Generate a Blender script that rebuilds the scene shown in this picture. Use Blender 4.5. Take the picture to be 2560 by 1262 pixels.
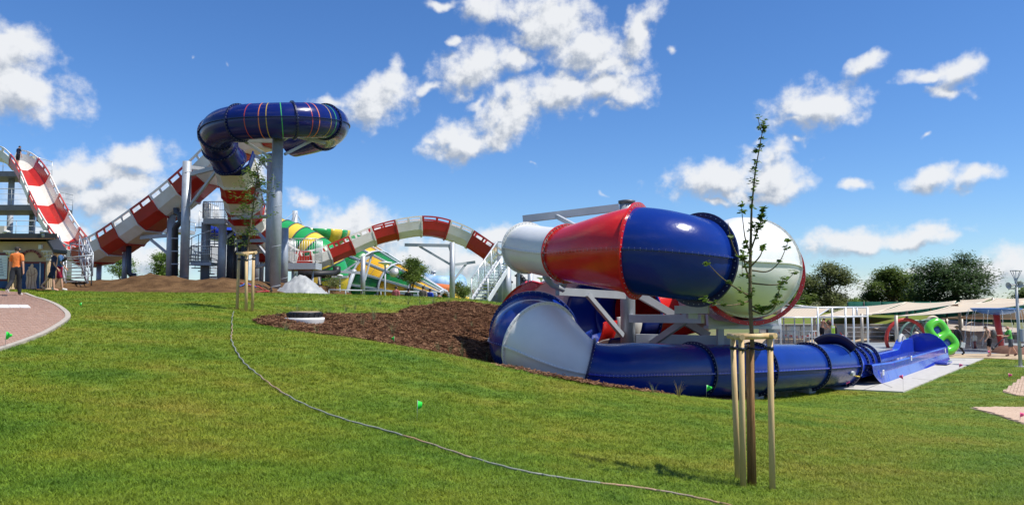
import bpy, bmesh, math, random
import numpy as np
from mathutils import Vector, Matrix, noise as mnoise
from mathutils.geometry import delaunay_2d_cdt
random.seed(7); np.random.seed(7)
for o in list(bpy.data.objects): bpy.data.objects.remove(o)
SC = bpy.context.scene
COL = SC.collection
R = math.radians
# ---------------------------------------------------------------- camera
F, CX, CY = 1900.0, 1280.0, 631.0          # focal length and centre, in photo pixels
TH = math.atan(114 / F)                    # pitched up a little
CT, ST = math.cos(TH), math.sin(TH)
cam = bpy.data.cameras.new('camera'); cam.sensor_width = 36; cam.lens = 36 * F / 2560
cam.clip_start = 0.1; cam.clip_end = 6000
camo = bpy.data.objects.new('camera', cam); COL.objects.link(camo)
camo.location = (0, 0, 0); camo.rotation_euler = (R(90) + TH, 0, 0)
SC.camera = camo
def ray(px, py):
    u, v = (px - CX) / F, (CY - py) / F
    return Vector((u, CT - v * ST, ST + v * CT))
def P(px, py, d):                          # point of a photo pixel at depth d (metres along +Y)
    r = ray(px, py); return r * (d / r.y)
# ---------------------------------------------------------------- light
SUN_EL, SUN_AZ = 60.0, -17.0               # azimuth measured from +X towards +Y
sd = Vector((math.cos(R(SUN_EL)) * math.cos(R(SUN_AZ)), math.cos(R(SUN_EL)) * math.sin(R(SUN_AZ)), math.sin(R(SUN_EL))))
sun = bpy.data.lights.new('sun', 'SUN'); sun.energy = 5.0; sun.angle = R(0.53); sun.color = (1, .955, .88)
suno = bpy.data.objects.new('sun', sun); COL.objects.link(suno)
suno.rotation_euler = (-sd).to_track_quat('-Z', 'Y').to_euler()
SC.view_settings.view_transform = 'Standard'; SC.view_settings.look = 'None'
SC.view_settings.gamma = 1; SC.view_settings.exposure = 0.30; SC.view_settings.use_curve_mapping = False
try: SC.render.engine = 'CYCLES'
except Exception: pass
W = bpy.data.worlds.new('World'); SC.world = W; W.use_nodes = True
def build_world():
    nt = W.node_tree; nt.nodes.clear(); N = nt.nodes; L = nt.links
    def nd(t, tree=nt, **k):
        n = tree.nodes.new(t)
        for a, b in k.items(): setattr(n, a, b)
        return n
    out = nd('ShaderNodeOutputWorld')
    sky = nd('ShaderNodeTexSky'); sky.sky_type = 'NISHITA'; sky.sun_disc = False
    sky.sun_elevation = R(SUN_EL); sky.sun_rotation = R(90 - SUN_AZ)
    sky.air_density = 1.0; sky.dust_density = 0.1; sky.ozone_density = 3.2; sky.altitude = 200
    # cloud field as a group of the sky direction (azimuth, elevation)
    g = bpy.data.node_groups.new('cloud_field', 'ShaderNodeTree')
    g.interface.new_socket('uv', in_out='INPUT', socket_type='NodeSocketVector')
    g.interface.new_socket('f', in_out='OUTPUT', socket_type='NodeSocketFloat')
    gi = nd('NodeGroupInput', g); go = nd('NodeGroupOutput', g)
    def lk(a, b, t=g): t.links.new(a, b)
    def math_(op, a, b=None, c=None, tree=g):
        n = nd('ShaderNodeMath', tree, operation=op)
        for i, v in enumerate((a, b, c)):
            if v is None: continue
            if isinstance(v, (int, float)): n.inputs[i].default_value = v
            else: tree.links.new(v, n.inputs[i])
        return n.outputs[0]
    def noise_(vec, scale, detail, rough=.55, tree=g):
        n = nd('ShaderNodeTexNoise', tree); n.inputs['Scale'].default_value = scale
        n.inputs['Detail'].default_value = detail; n.inputs['Roughness'].default_value = rough
        tree.links.new(vec, n.inputs['Vector']); return n
    uv = gi.outputs[0]
    w1 = noise_(uv, 14, 3, .55)
    sub = nd('ShaderNodeVectorMath', g, operation='SUBTRACT'); lk(w1.outputs['Color'], sub.inputs[0]); sub.inputs[1].default_value = (.5, .5, .5)
    sc_ = nd('ShaderNodeVectorMath', g, operation='SCALE'); lk(sub.outputs[0], sc_.inputs[0]); sc_.inputs['Scale'].default_value = .06
    add = nd('ShaderNodeVectorMath', g, operation='ADD'); lk(uv, add.inputs[0]); lk(sc_.outputs[0], add.inputs[1])
    wv = add.outputs[0]
    # photo clouds: px, py, half width, half height, rotation (deg, up to the right positive), weight
    B = [(15,130,75,70,0,1),(50,205,110,62,-25,1),(-60,180,110,90,0,1),
         (330,410,95,42,12,1),(200,440,110,50,5,1),(170,510,130,45,0,.9),(300,505,120,62,15,1),(330,560,110,40,0,.7),(120,590,110,30,0,.6),
         (940,250,120,48,28,1),(830,265,70,28,0,.75),(990,200,45,40,35,.9),
         (1190,165,110,58,10,1),(1285,160,60,38,25,.9),(1090,205,60,22,15,.8),
         (1370,50,130,60,-10,1),(1470,115,120,58,0,1),(1600,75,40,70,-20,.95),(1210,20,75,42,0,.9),(1110,5,60,14,0,.8),(1330,95,70,40,20,.7),(1520,160,110,32,5,.8),
         (1170,345,110,52,8,1),(1270,285,110,56,25,1),(1400,230,120,50,12,1),(1525,212,90,42,-8,1),(1190,255,60,22,20,.55),(1520,265,45,22,0,.6),
         (2035,272,110,46,6,1),(2090,262,70,36,0,.9),(1985,305,50,20,10,.8),
         (1800,455,125,44,4,1),(1925,430,95,58,-8,1),(1985,455,50,32,0,.8),(1790,505,48,16,0,.8),(1870,480,150,28,0,.8),
         (2140,598,130,30,3,1),(2285,582,80,26,10,1),
         (2392,185,58,32,15,1),(2300,200,80,16,5,.8),(2155,172,52,22,0,.85),(2352,234,60,18,-8,.7),
         (2325,448,55,28,10,.95),(2425,440,60,20,5,.85),(2136,452,32,20,0,.75),
         (870,560,115,48,0,1),(930,590,120,50,-10,1),(740,500,40,34,10,.8),(800,600,100,50,0,.8),(1245,598,62,34,20,1),(1060,640,140,55,0,.9),
         (640,420,60,50,0,.7),(510,520,80,60,0,.7),(180,590,60,40,0,.7),
         (2510,675,100,42,5,1),(2160,735,120,45,0,.8),(2330,690,120,30,0,.6),(1960,650,80,30,0,.55),(560,640,220,60,0,.7),(360,650,160,50,0,.8),(1330,700,120,50,0,.8),(1200,660,90,40,0,.8),
         (1122,93,24,14,0,.7),(485,135,18,13,0,.3),(1690,122,28,16,0,.6),(565,152,24,14,0,.2),(1900,345,34,16,0,.5),(2000,355,24,14,0,.45),(1510,475,34,10,0,.3),(1080,345,40,26,0,.6),(1330,402,20,12,0,.15),(2330,340,24,10,0,.15)]
    acc = None
    for (px, py, rx, ry, rot, w) in B:
        d = ray(px, py).normalized(); az, el = math.atan2(d.x, d.y), math.asin(d.z)
        m = nd('ShaderNodeMapping', g); m.vector_type = 'TEXTURE'
        m.inputs['Location'].default_value = (az, el, 0); m.inputs['Rotation'].default_value = (0, 0, R(rot))
        m.inputs['Scale'].default_value = (rx / F * 1.12, ry / F * 1.12, 1)
        lk(wv, m.inputs['Vector'])
        ln = nd('ShaderNodeVectorMath', g, operation='LENGTH'); lk(m.outputs[0], ln.inputs[0])
        v = math_('SUBTRACT', w, ln.outputs['Value'])
        acc = v if acc is None else math_('SMOOTH_MAX', acc, v, .12)
    n2 = noise_(uv, 34, 7, .6)
    nf = math_('MULTIPLY', math_('SUBTRACT', n2.outputs['Fac'], .44), 1.9)
    accc = math_('MAXIMUM', acc, -1.5)
    lk(math_('ADD', accc, nf), go.inputs[0])
    # ---- main tree
    tc = nd('ShaderNodeTexCoord')
    sep = nd('ShaderNodeSeparateXYZ'); L.new(tc.outputs['Generated'], sep.inputs[0])
    M = lambda op, a, b=None, c=None: math_(op, a, b, c, nt)
    az = M('ARCTAN2', sep.outputs[0], sep.outputs[1]); el = M('ARCSINE', sep.outputs[2])
    cmb = nd('ShaderNodeCombineXYZ'); L.new(az, cmb.inputs[0]); L.new(el, cmb.inputs[1])
    def field(vec):
        n = nd('ShaderNodeGroup'); n.node_tree = g; L.new(vec, n.inputs[0]); return n.outputs[0]
    f0 = field(cmb.outputs[0])
    off = nd('ShaderNodeVectorMath', operation='ADD'); L.new(cmb.outputs[0], off.inputs[0]); off.inputs[1].default_value = (.009, .016, 0)
    f1 = field(off.outputs[0])
    # the same kind of cumulus all round the sky outside the view
    gv = nd('ShaderNodeVectorMath', operation='MULTIPLY'); L.new(tc.outputs['Generated'], gv.inputs[0]); gv.inputs[1].default_value = (1, 1, 2.0)
    gn = noise_(gv.outputs[0], 3.2, 9, .56, nt)
    mask = nd('ShaderNodeMapRange', interpolation_type='SMOOTHSTEP')
    L.new(M('MAXIMUM', M('SUBTRACT', M('ABSOLUTE', az), .66), M('SUBTRACT', el, .40)), mask.inputs['Value'])
    mask.inputs['From Min'].default_value = 0; mask.inputs['From Max'].default_value = .12
    gf = M('SUBTRACT', M('MULTIPLY', M('SUBTRACT', gn.outputs['Fac'], .545), 9), M('MULTIPLY', M('SUBTRACT', 1, mask.outputs[0]), 6))
    ft = M('MAXIMUM', f0, gf)
    dens = nd('ShaderNodeMapRange', interpolation_type='SMOOTHSTEP'); L.new(ft, dens.inputs['Value'])
    dens.inputs['From Min'].default_value = -.10; dens.inputs['From Max'].default_value = .75; dens.inputs['To Max'].default_value = .97
    df = M('SUBTRACT', f0, f1)
    lit = nd('ShaderNodeMapRange', interpolation_type='SMOOTHSTEP'); L.new(df, lit.inputs['Value'])
    lit.inputs['From Min'].default_value = -.60; lit.inputs['From Max'].default_value = .30
    ramp = nd('ShaderNodeMix', data_type='RGBA')
    L.new(lit.outputs[0], ramp.inputs['Factor'])
    ramp.inputs[6].default_value = (.42, .48, .58, 1); ramp.inputs[7].default_value = (.93, .95, .98, 1)
    hs = nd('ShaderNodeHueSaturation'); hs.inputs['Saturation'].default_value = 1.15; L.new(sky.outputs[0], hs.inputs['Color'])
    b1 = nd('ShaderNodeBackground'); tn = nd('ShaderNodeMix', data_type='RGBA', blend_type='MULTIPLY'); tn.inputs['Factor'].default_value = 1; L.new(hs.outputs[0], tn.inputs[6]); tn.inputs[7].default_value = (.72, .88, 1.12, 1)
    L.new(tn.outputs[2], b1.inputs[0]); b1.inputs[1].default_value = .105
    b2 = nd('ShaderNodeBackground'); L.new(ramp.outputs[2], b2.inputs[0]); b2.inputs[1].default_value = .76
    hz = nd('ShaderNodeMapRange', interpolation_type='SMOOTHSTEP'); L.new(el, hz.inputs['Value'])
    hz.inputs['From Min'].default_value = -.02; hz.inputs['From Max'].default_value = .02
    ms = nd('ShaderNodeMixShader'); L.new(M('MULTIPLY', dens.outputs[0], hz.outputs[0]), ms.inputs[0]); L.new(b1.outputs[0], ms.inputs[1]); L.new(b2.outputs[0], ms.inputs[2])
    L.new(ms.outputs[0], out.inputs[0])
build_world()
try: W.cycles.sampling_method = 'MANUAL'; W.cycles.sample_map_resolution = 256
except Exception: pass
# ---------------------------------------------------------------- materials
MATS = {}
def mat(name, col, rough=.5, metal=0.0, var=.0, vscale=3.0, bump=0.0, bscale=20.0, coat=0.0, spec=.5, col2=None, detail=5, aniso=None, trans=0.0, alpha=1.0):
    if name in MATS: return MATS[name]
    m = bpy.data.materials.new(name); m.use_nodes = True; nt = m.node_tree; b = nt.nodes['Principled BSDF']
    b.inputs['Roughness'].default_value = rough; b.inputs['Metallic'].default_value = metal
    b.inputs['Specular IOR Level'].default_value = spec
    if rough >= .8: b.inputs['Specular IOR Level'].default_value = .12
    if coat: b.inputs['Coat Weight'].default_value = coat; b.inputs['Coat Roughness'].default_value = .06
    if trans: b.inputs['Transmission Weight'].default_value = trans
    if alpha < 1: b.inputs['Alpha'].default_value = alpha
    b.inputs['Base Color'].default_value = (*col, 1)
    if var or col2 or bump:
        tc = nt.nodes.new('ShaderNodeTexCoord'); mp = nt.nodes.new('ShaderNodeMapping'); nt.links.new(tc.outputs['Object'], mp.inputs[0])
        if aniso: mp.inputs['Scale'].default_value = aniso
    if var or col2:
        n = nt.nodes.new('ShaderNodeTexNoise'); n.inputs['Scale'].default_value = vscale; n.inputs['Detail'].default_value = detail; n.inputs['Roughness'].default_value = .62
        nt.links.new(mp.outputs[0], n.inputs['Vector'])
        r = nt.nodes.new('ShaderNodeValToRGB'); nt.links.new(n.outputs['Fac'], r.inputs[0])
        r.color_ramp.elements[0].position = .32; r.color_ramp.elements[1].position = .68
        c1 = col2 if col2 else tuple(min(1, c * (1 + var)) for c in col)
        c0 = col if col2 else tuple(c * (1 - var) for c in col)
        r.color_ramp.elements[0].color = (*c0, 1); r.color_ramp.elements[1].color = (*c1, 1)
        nt.links.new(r.outputs[0], b.inputs['Base Color'])
    if bump:
        n2 = nt.nodes.new('ShaderNodeTexNoise'); n2.inputs['Scale'].default_value = bscale; n2.inputs['Detail'].default_value = 4
        nt.links.new(mp.outputs[0], n2.inputs['Vector'])
        bp = nt.nodes.new('ShaderNodeBump'); bp.inputs['Strength'].default_value = bump; bp.inputs['Distance'].default_value = .05
        nt.links.new(n2.outputs['Fac'], bp.inputs['Height']); nt.links.new(bp.outputs[0], b.inputs['Normal'])
    MATS[name] = m; return m
RED = mat('red_fibreglass', (.60, .016, .012), .22, var=.10, vscale=1.2, bump=.14, bscale=5, spec=.5)
WHT = mat('white_fibreglass', (.74, .74, .71), .28, var=.05, vscale=.9, bump=.12, bscale=5)
BLU = mat('blue_fibreglass', (.005, .026, .205), .2, var=.10, vscale=1.0, bump=.14, bscale=5, spec=.35)
NAV = mat('navy_flange', (.006, .010, .060), .35)
TRW = mat('weathered_white_fibreglass', (.66, .62, .54), .4, col2=(.74, .72, .67), vscale=1.6)
TRR = mat('matt_red_fibreglass', (.40, .018, .012), .35, var=.12, vscale=1.5)
TUB = mat('deep_blue_fibreglass', (.004, .012, .12), .2, var=.12, vscale=.8, bump=.04, bscale=2, spec=.4)
RUN = mat('bright_blue_fibreglass', (.020, .055, .46), .10, var=.08, vscale=1.5, bump=.06, bscale=5, coat=.4)
PIK = mat('pale_fibreglass', (.72, .66, .66), .3, var=.04, vscale=.8)
YEL = mat('yellow_fibreglass', (.66, .36, .012), .35, var=.1, vscale=1.0)
GRN = mat('green_fibreglass', (.008, .17, .035), .35, var=.12, vscale=1.0)
LYEL = mat('glossy_yellow_fibreglass', (.74, .52, .06), .25, var=.05)
LGRN = mat('glossy_green_fibreglass', (.02, .30, .08), .25, var=.05)
STL = mat('galvanised_steel', (.36, .39, .43), .45, .35, var=.12, vscale=2.5, bump=.03, bscale=12)
STP = mat('painted_grey_steel', (.40, .43, .47), .5, .1, var=.08, vscale=2)
DST = mat('dark_steel', (.10, .11, .125), .5, .3, var=.15)
ALU = mat('white_aluminium', (.68, .70, .71), .35, .3, var=.06)
BLK = mat('black_plastic', (.015, .016, .019), .45, var=.2)
PIP = mat('dark_pipe', (.035, .042, .055), .4, var=.2)
CON = mat('concrete', (.40, .385, .35), .85, col2=(.48, .465, .43), vscale=4, bump=.15, bscale=40)
CONG = mat('grey_concrete', (.34, .34, .325), .9, col2=(.44, .43, .41), vscale=2.5, bump=.2, bscale=20)
TAN = mat('tan_paving', (.40, .30, .195), .85, col2=(.46, .36, .25), vscale=1.5, bump=.1, bscale=30)
WET = mat('wet_splash_pad', (.30, .34, .38), .25, col2=(.46, .50, .53), vscale=.35, detail=3)
WOODP = mat('peeled_pine', (.50, .33, .145), .65, col2=(.66, .48, .25), vscale=6, aniso=(1, 1, .12), bump=.15, bscale=30)
REED = mat('reed_mat', (.20, .10, .045), .8, col2=(.42, .25, .12), vscale=60, aniso=(1, 1, .03), bump=.5, bscale=120)
BARK = mat('young_bark', (.11, .085, .05), .85, col2=(.18, .14, .08), vscale=20, bump=.4, bscale=60)
BARKD = mat('dark_bark', (.055, .045, .035), .9, col2=(.10, .08, .06), vscale=8, bump=.4, bscale=30)
SKIN = mat('skin', (.52, .29, .19), .55, var=.06, vscale=6)
SKIND = mat('tanned_skin', (.30, .14, .085), .55, var=.06, vscale=6)
HAIR = mat('dark_hair', (.018, .013, .010), .7, var=.3, vscale=20, bump=.3, bscale=60)
# ---------------------------------------------------------------- builders
class MB:
    def __init__(s): s.v = []; s.f = []; s.m = []; s.sm = []
    def add(s, vs, fs, mi=0, sm=False):
        k = len(s.v); s.v += [tuple(v) for v in vs]
        for f in fs: s.f.append([i + k for i in f]); s.m.append(mi); s.sm.append(sm)
    def box(s, c, size, rot=None, mi=0, bev=0):
        c = Vector(c); h = Vector(size) / 2
        vs = [Vector((x * h.x, y * h.y, z * h.z)) for x in (-1, 1) for y in (-1, 1) for z in (-1, 1)]
        if rot is not None: vs = [rot @ v for v in vs]
        s.add([c + v for v in vs], [(0,1,3,2),(4,6,7,5),(0,4,5,1),(2,3,7,6),(0,2,6,4),(1,5,7,3)], mi)
    def bar(s, a, b, w, h=None, mi=0):     # rectangular bar from a to b
        a, b = Vector(a), Vector(b); h = h or w; t = b - a; ln = t.length
        if ln < 1e-6: return
        t /= ln; up = Vector((0, 0, 1)) if abs(t.z) < .95 else Vector((0, 1, 0))
        sd_ = t.cross(up).normalized(); u = sd_.cross(t)
        vs = [p + sd_ * (x * w / 2) + u * (z * h / 2) for p in (a, b) for x, z in ((-1,-1),(1,-1),(1,1),(-1,1))]
        s.add(vs, [(3,2,1,0),(4,5,6,7),(0,1,5,4),(1,2,6,5),(2,3,7,6),(3,0,4,7)], mi)
    def tube(s, pts, r, n=10, mi=0, cap=True, sm=True):
        pts = [Vector(p) for p in pts]; m = len(pts); rs = r if hasattr(r, '__len__') else [r] * m
        prev = None; vs = []
        for i, p in enumerate(pts):
            t = (pts[min(i + 1, m - 1)] - pts[max(i - 1, 0)])
            t = t.normalized() if t.length > 1e-9 else Vector((0, 0, 1))
            if prev is None: a = t.cross(Vector((0, 0, 1)) if abs(t.z) < .9 else Vector((0, 1, 0))).normalized()
            else:
                a = prev - t * prev.dot(t); a = a.normalized() if a.length > 1e-6 else t.orthogonal().normalized()
            prev = a; b = t.cross(a)
            vs += [p + a * (rs[i] * math.cos(2 * math.pi * k / n)) + b * (rs[i] * math.sin(2 * math.pi * k / n)) for k in range(n)]
        fs = [(i * n + k, i * n + (k + 1) % n, (i + 1) * n + (k + 1) % n, (i + 1) * n + k) for i in range(m - 1) for k in range(n)]
        s.add(vs, fs, mi, sm)
        if cap:
            k0 = len(s.v) - m * n
            s.f.append([k0 + k for k in range(n)][::-1]); s.m.append(mi); s.sm.append(False)
            s.f.append([k0 + (m - 1) * n + k for k in range(n)]); s.m.append(mi); s.sm.append(False)
    def lathe(s, c, prof, n=24, mi=0, sm=True, axis=None):
        c = Vector(c); M_ = Matrix.Identity(3) if axis is None else Vector((0, 0, 1)).rotation_difference(Vector(axis)).to_matrix()
        vs = [c + M_ @ Vector((r * math.cos(2 * math.pi * k / n), r * math.sin(2 * math.pi * k / n), z)) for r, z in prof for k in range(n)]
        fs = [(i * n + k, i * n + (k + 1) % n, (i + 1) * n + (k + 1) % n, (i + 1) * n + k) for i in range(len(prof) - 1) for k in range(n)]
        s.add(vs, fs, mi, sm)
    def ball(s, c, r, n=10, mi=0, sc=(1, 1, 1)):
        c = Vector(c); rr = [(r * math.sin(math.pi * i / n), -r * math.cos(math.pi * i / n)) for i in range(n + 1)]
        k = len(s.v); s.lathe((0, 0, 0), [(max(a, 1e-4), z) for a, z in rr], n + 2, mi)
        for i in range(k, len(s.v)): v = s.v[i]; s.v[i] = (c.x + v[0] * sc[0], c.y + v[1] * sc[1], c.z + v[2] * sc[2])
    def grid(s, rows, mi=0, sm=True, closed=False):
        n = len(rows[0]); vs = [p for r_ in rows for p in r_]
        m = n if closed else n - 1
        s.add(vs, [(i * n + k, i * n + (k + 1) % n, (i + 1) * n + (k + 1) % n, (i + 1) * n + k) for i in range(len(rows) - 1) for k in range(m)], mi, sm)
    def mesh(s, name, off=Vector((0, 0, 0)), mats=()):
        me = bpy.data.meshes.new(name); me.from_pydata([(v[0] - off.x, v[1] - off.y, v[2] - off.z) for v in s.v], [], s.f)
        for m in mats: me.materials.append(m)
        me.polygons.foreach_set('material_index', s.m); me.polygons.foreach_set('use_smooth', s.sm); me.update(); return me
    def build(s, name, m, parent=None, solid=0.0, **props):
        mats = m if isinstance(m, (list, tuple)) else [m]
        if parent is None:
            a = np.array(s.v); off = Vector(((a[:, 0].min() + a[:, 0].max()) / 2, (a[:, 1].min() + a[:, 1].max()) / 2, a[:, 2].min()))
        else:
            root = parent
            while root.parent: root = root.parent
            off = root.location.copy()
        o = bpy.data.objects.new(name, s.mesh(name, off, mats)); COL.objects.link(o)
        if parent is None: o.location = off
        else: o.parent = parent
        if solid:
            md = o.modifiers.new('solid', 'SOLIDIFY'); md.thickness = solid; md.offset = 0
        for k, v in props.items(): o[k] = v
        return o
def thing(name, label, cat, loc=(0, 0, 0), group=None):
    o = bpy.data.objects.new(name, None); COL.objects.link(o); o.location = loc; o.empty_display_size = .2
    o['label'] = label; o['category'] = cat
    if group: o['group'] = group
    return o
def cat_(px_list, n=8):                    # Catmull-Rom through any-dimension points
    p = np.array([list(q) for q in px_list], float); out = []
    ext = np.vstack([2 * p[0] - p[1], p, 2 * p[-1] - p[-2]])
    for i in range(1, len(ext) - 2):
        a, b, c, d = ext[i - 1], ext[i], ext[i + 1], ext[i + 2]
        for k in range(n):
            t = k / n
            out.append(.5 * ((2 * b) + (-a + c) * t + (2 * a - 5 * b + 4 * c - d) * t * t + (-a + 3 * b - 3 * c + d) * t ** 3))
    out.append(p[-1]); return np.array(out)
def frames(pts):                            # tangent, right-hand side, up for each point
    n = len(pts); fr = []
    for i in range(n):
        t = Vector(pts[min(i + 1, n - 1)][:3]) - Vector(pts[max(i - 1, 0)][:3]); t.normalize()
        s = t.cross(Vector((0, 0, 1)))
        s = s.normalized() if s.length > 1e-4 else Vector((1, 0, 0))
        fr.append((Vector(pts[i][:3]), t, s, s.cross(t)))
    return fr
def ring(fr, r, n=40, a0=0, a1=360, closed=True):
    p, t, s, u = fr; m = n if closed else n + 1
    return [p + s * (r * math.cos(R(a0 + (a1 - a0) * k / n))) + u * (r * math.sin(R(a0 + (a1 - a0) * k / n))) for k in range(m)]
def flange(fr, r, w, th, m, parent, n=40, a0=0, a1=360, name='flange', bolts=0):
    closed = (a1 - a0) >= 359.9; p, t, s, u = fr; mb = MB(); rows = []
    for dr, dt in ((0, -th), (w, -th), (w, th), (0, th), (0, -th)):
        rows.append([q + t * dt for q in ring(fr, r + dr, n, a0, a1, closed)])
    mb.grid(rows, closed=closed, sm=False); o = mb.build(name, m, parent)
    if bolts:
        bb = MB()
        for k in range(bolts):
            a = R(a0 + (a1 - a0) * (k + .5) / bolts); q = p + (s * math.cos(a) + u * math.sin(a)) * (r + w * .55)
            for sg in (-1, 1): bb.lathe(q + t * (sg * th), [(.001, .014), (.012, .014), (.014, -.004)], 6, axis=t * sg, sm=False)
        bb.build('bolt_row', STP, o, kind='stuff')
    return o
# ---------------------------------------------------------------- terrain
CTRL = [(0,6,-1.65),(-3.6,5.3,-1.45),(5,7.3,-2.0),(2.55,8,-1.99),(0,0,-1.62),(-6,0,-1.3),(6,0,-2.0),(-14,3,-1.0),(14,3,-2.5),
 (-8.7,12.9,-.9),(-10,17.3,-.5),(-18,27.7,.04),(-20,31,.30),(-30,28,.2),(-8.1,23,-.36),(-20,16,-.45),(-30,15,-.4),
 (-10.7,30,.13),(-6.2,30.5,.05),(-1.4,33,-.12),(-11.8,38,.2),(-18.4,34,.3),(-3.5,9.5,-1.32),
 (-6.8,44,-1.0),(-2,45,-1.0),(-1.6,37.5,-.3),(3,37,-.6),(-4.4,37.5,-.35),
 (-20,60,.2),(-32,50,.3),(-12,50,.2),(0,60,-1.2),(8,45,-2.0),
 (-6.8,20,-.63),(-2.43,16.5,-1.04),(-.26,16.5,-1.48),(1.66,17.5,-1.98),(4.4,19.8,-2.57),(-4.2,28.5,-.38),(-.5,31,-.35),
 (2,21.5,-2.75),(4,25,-2.9),(6,28,-2.9),(0,21.8,-2.5),(-1.6,23.5,-1.55),(-.6,27,-1.35),(2,31,-1.3),(4.5,32.5,-1.4),(8,32,-1.9),(10,34,-2.6),
 (14,27.3,-3.36),(26,42,-3.36),(10.5,27,-3.36),(12,30,-3.36),(20,36,-3.36),(25,50,-3.4),(15,45,-3.4),(40,45,-3.4),(30,30,-3.34),(13,22,-3.2),(15,18,-2.98),(10,14,-2.62),(8,20.5,-2.98),(12,10,-2.5),(7,23.2,-3.1),
 (20,60,-3.4),(60,60,-3.4),(40,20,-3.2)]
CA = np.array(CTRL); CC = 2.0
def _rbf():
    d = np.sqrt(((CA[:, None, :2] - CA[None, :, :2]) ** 2).sum(-1) + CC * CC); n = len(CA)
    A = np.zeros((n + 3, n + 3)); A[:n, :n] = d + np.eye(n) * -.15
    A[:n, n] = 1; A[:n, n + 1:] = CA[:, :2]; A[n, :n] = 1; A[n + 1:, :n] = CA[:, :2].T
    return np.linalg.solve(A, np.concatenate([CA[:, 2], [0, 0, 0]]))
WB = _rbf(); SLAB = -3.35
def sstep(a, b, x): t = np.clip((x - a) / (b - a), 0, 1); return t * t * (3 - 2 * t)
def HN(x, y):
    x = np.atleast_1d(np.asarray(x, float)); y = np.atleast_1d(np.asarray(y, float))
    xc = np.clip(x, -40, 60); yc = np.clip(y, -6, 62)
    d = np.sqrt((xc[:, None] - CA[:, 0]) ** 2 + (yc[:, None] - CA[:, 1]) ** 2 + CC * CC)
    z = d @ WB[:-3] + WB[-3] + WB[-2] * xc + WB[-1] * yc
    k = sstep(9.5, 12.5, x) * sstep(25.2, 27.6, y - np.maximum(0, 0)) # level pool terrace
    k = np.maximum(k, sstep(11, 14, x) * sstep(36, 40, y))
    return z * (1 - k) + (SLAB - .05) * k
def H(x, y): return float(HN(x, y)[0])
def G(px, py, dmax=60):                     # where a photo pixel meets the terrain
    r = ray(px, py); lo = 3.0; d = 3.0
    while d < dmax:
        p = r * (d / r.y)
        if p.z < H(p.x, p.y): break
        lo = d; d += .25
    hi = d
    for _ in range(18):
        m_ = (lo + hi) / 2; p = r * (m_ / r.y)
        if p.z < H(p.x, p.y): hi = m_
        else: lo = m_
    p = r * (hi / r.y); return Vector((p.x, p.y, H(p.x, p.y)))
def inpoly(x, y, poly):
    x = np.asarray(x); y = np.asarray(y); ins = np.zeros(x.shape, bool); n = len(poly)
    for i in range(n):
        x1, y1 = poly[i][:2]; x2, y2 = poly[(i + 1) % n][:2]
        c = ((y1 > y) != (y2 > y)) & (x < (x2 - x1) * (y - y1) / ((y2 - y1) if y2 != y1 else 1e-9) + x1); ins ^= c
    return ins
def drape(poly, sp, zf):                    # sheet over a polygon, following zf(x, y)
    poly = [(p[0], p[1]) for p in poly]; pp = []
    for i in range(len(poly)):
        a = Vector(poly[i]); b = Vector(poly[(i + 1) % len(poly)]); k = max(1, int((b - a).length / sp))
        pp += [tuple(a.lerp(b, j / k)) for j in range(k)]
    xs = [p[0] for p in pp]; ys = [p[1] for p in pp]
    gx, gy = np.meshgrid(np.arange(min(xs), max(xs), sp), np.arange(min(ys), max(ys), sp)); gx = gx.ravel(); gy = gy.ravel()
    k = inpoly(gx, gy, pp); pts = [Vector(p) for p in pp]
    q = np.array(pp)
    for x, y in zip(gx[k], gy[k]):
        if ((q[:, 0] - x) ** 2 + (q[:, 1] - y) ** 2).min() > (sp * .4) ** 2: pts.append(Vector((x, y)))
    n = len(pp); v, e, f, _, _, _ = delaunay_2d_cdt(pts, [(i, (i + 1) % n) for i in range(n)], [], 1, 1e-4)
    ar = np.array([tuple(a) for a in v]); z = zf(ar[:, 0], ar[:, 1]); mb = MB()
    mb.add([(a[0], a[1], c) for a, c in zip(ar, z)], [list(t) for t in f], 0, True)
    return mb
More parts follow.
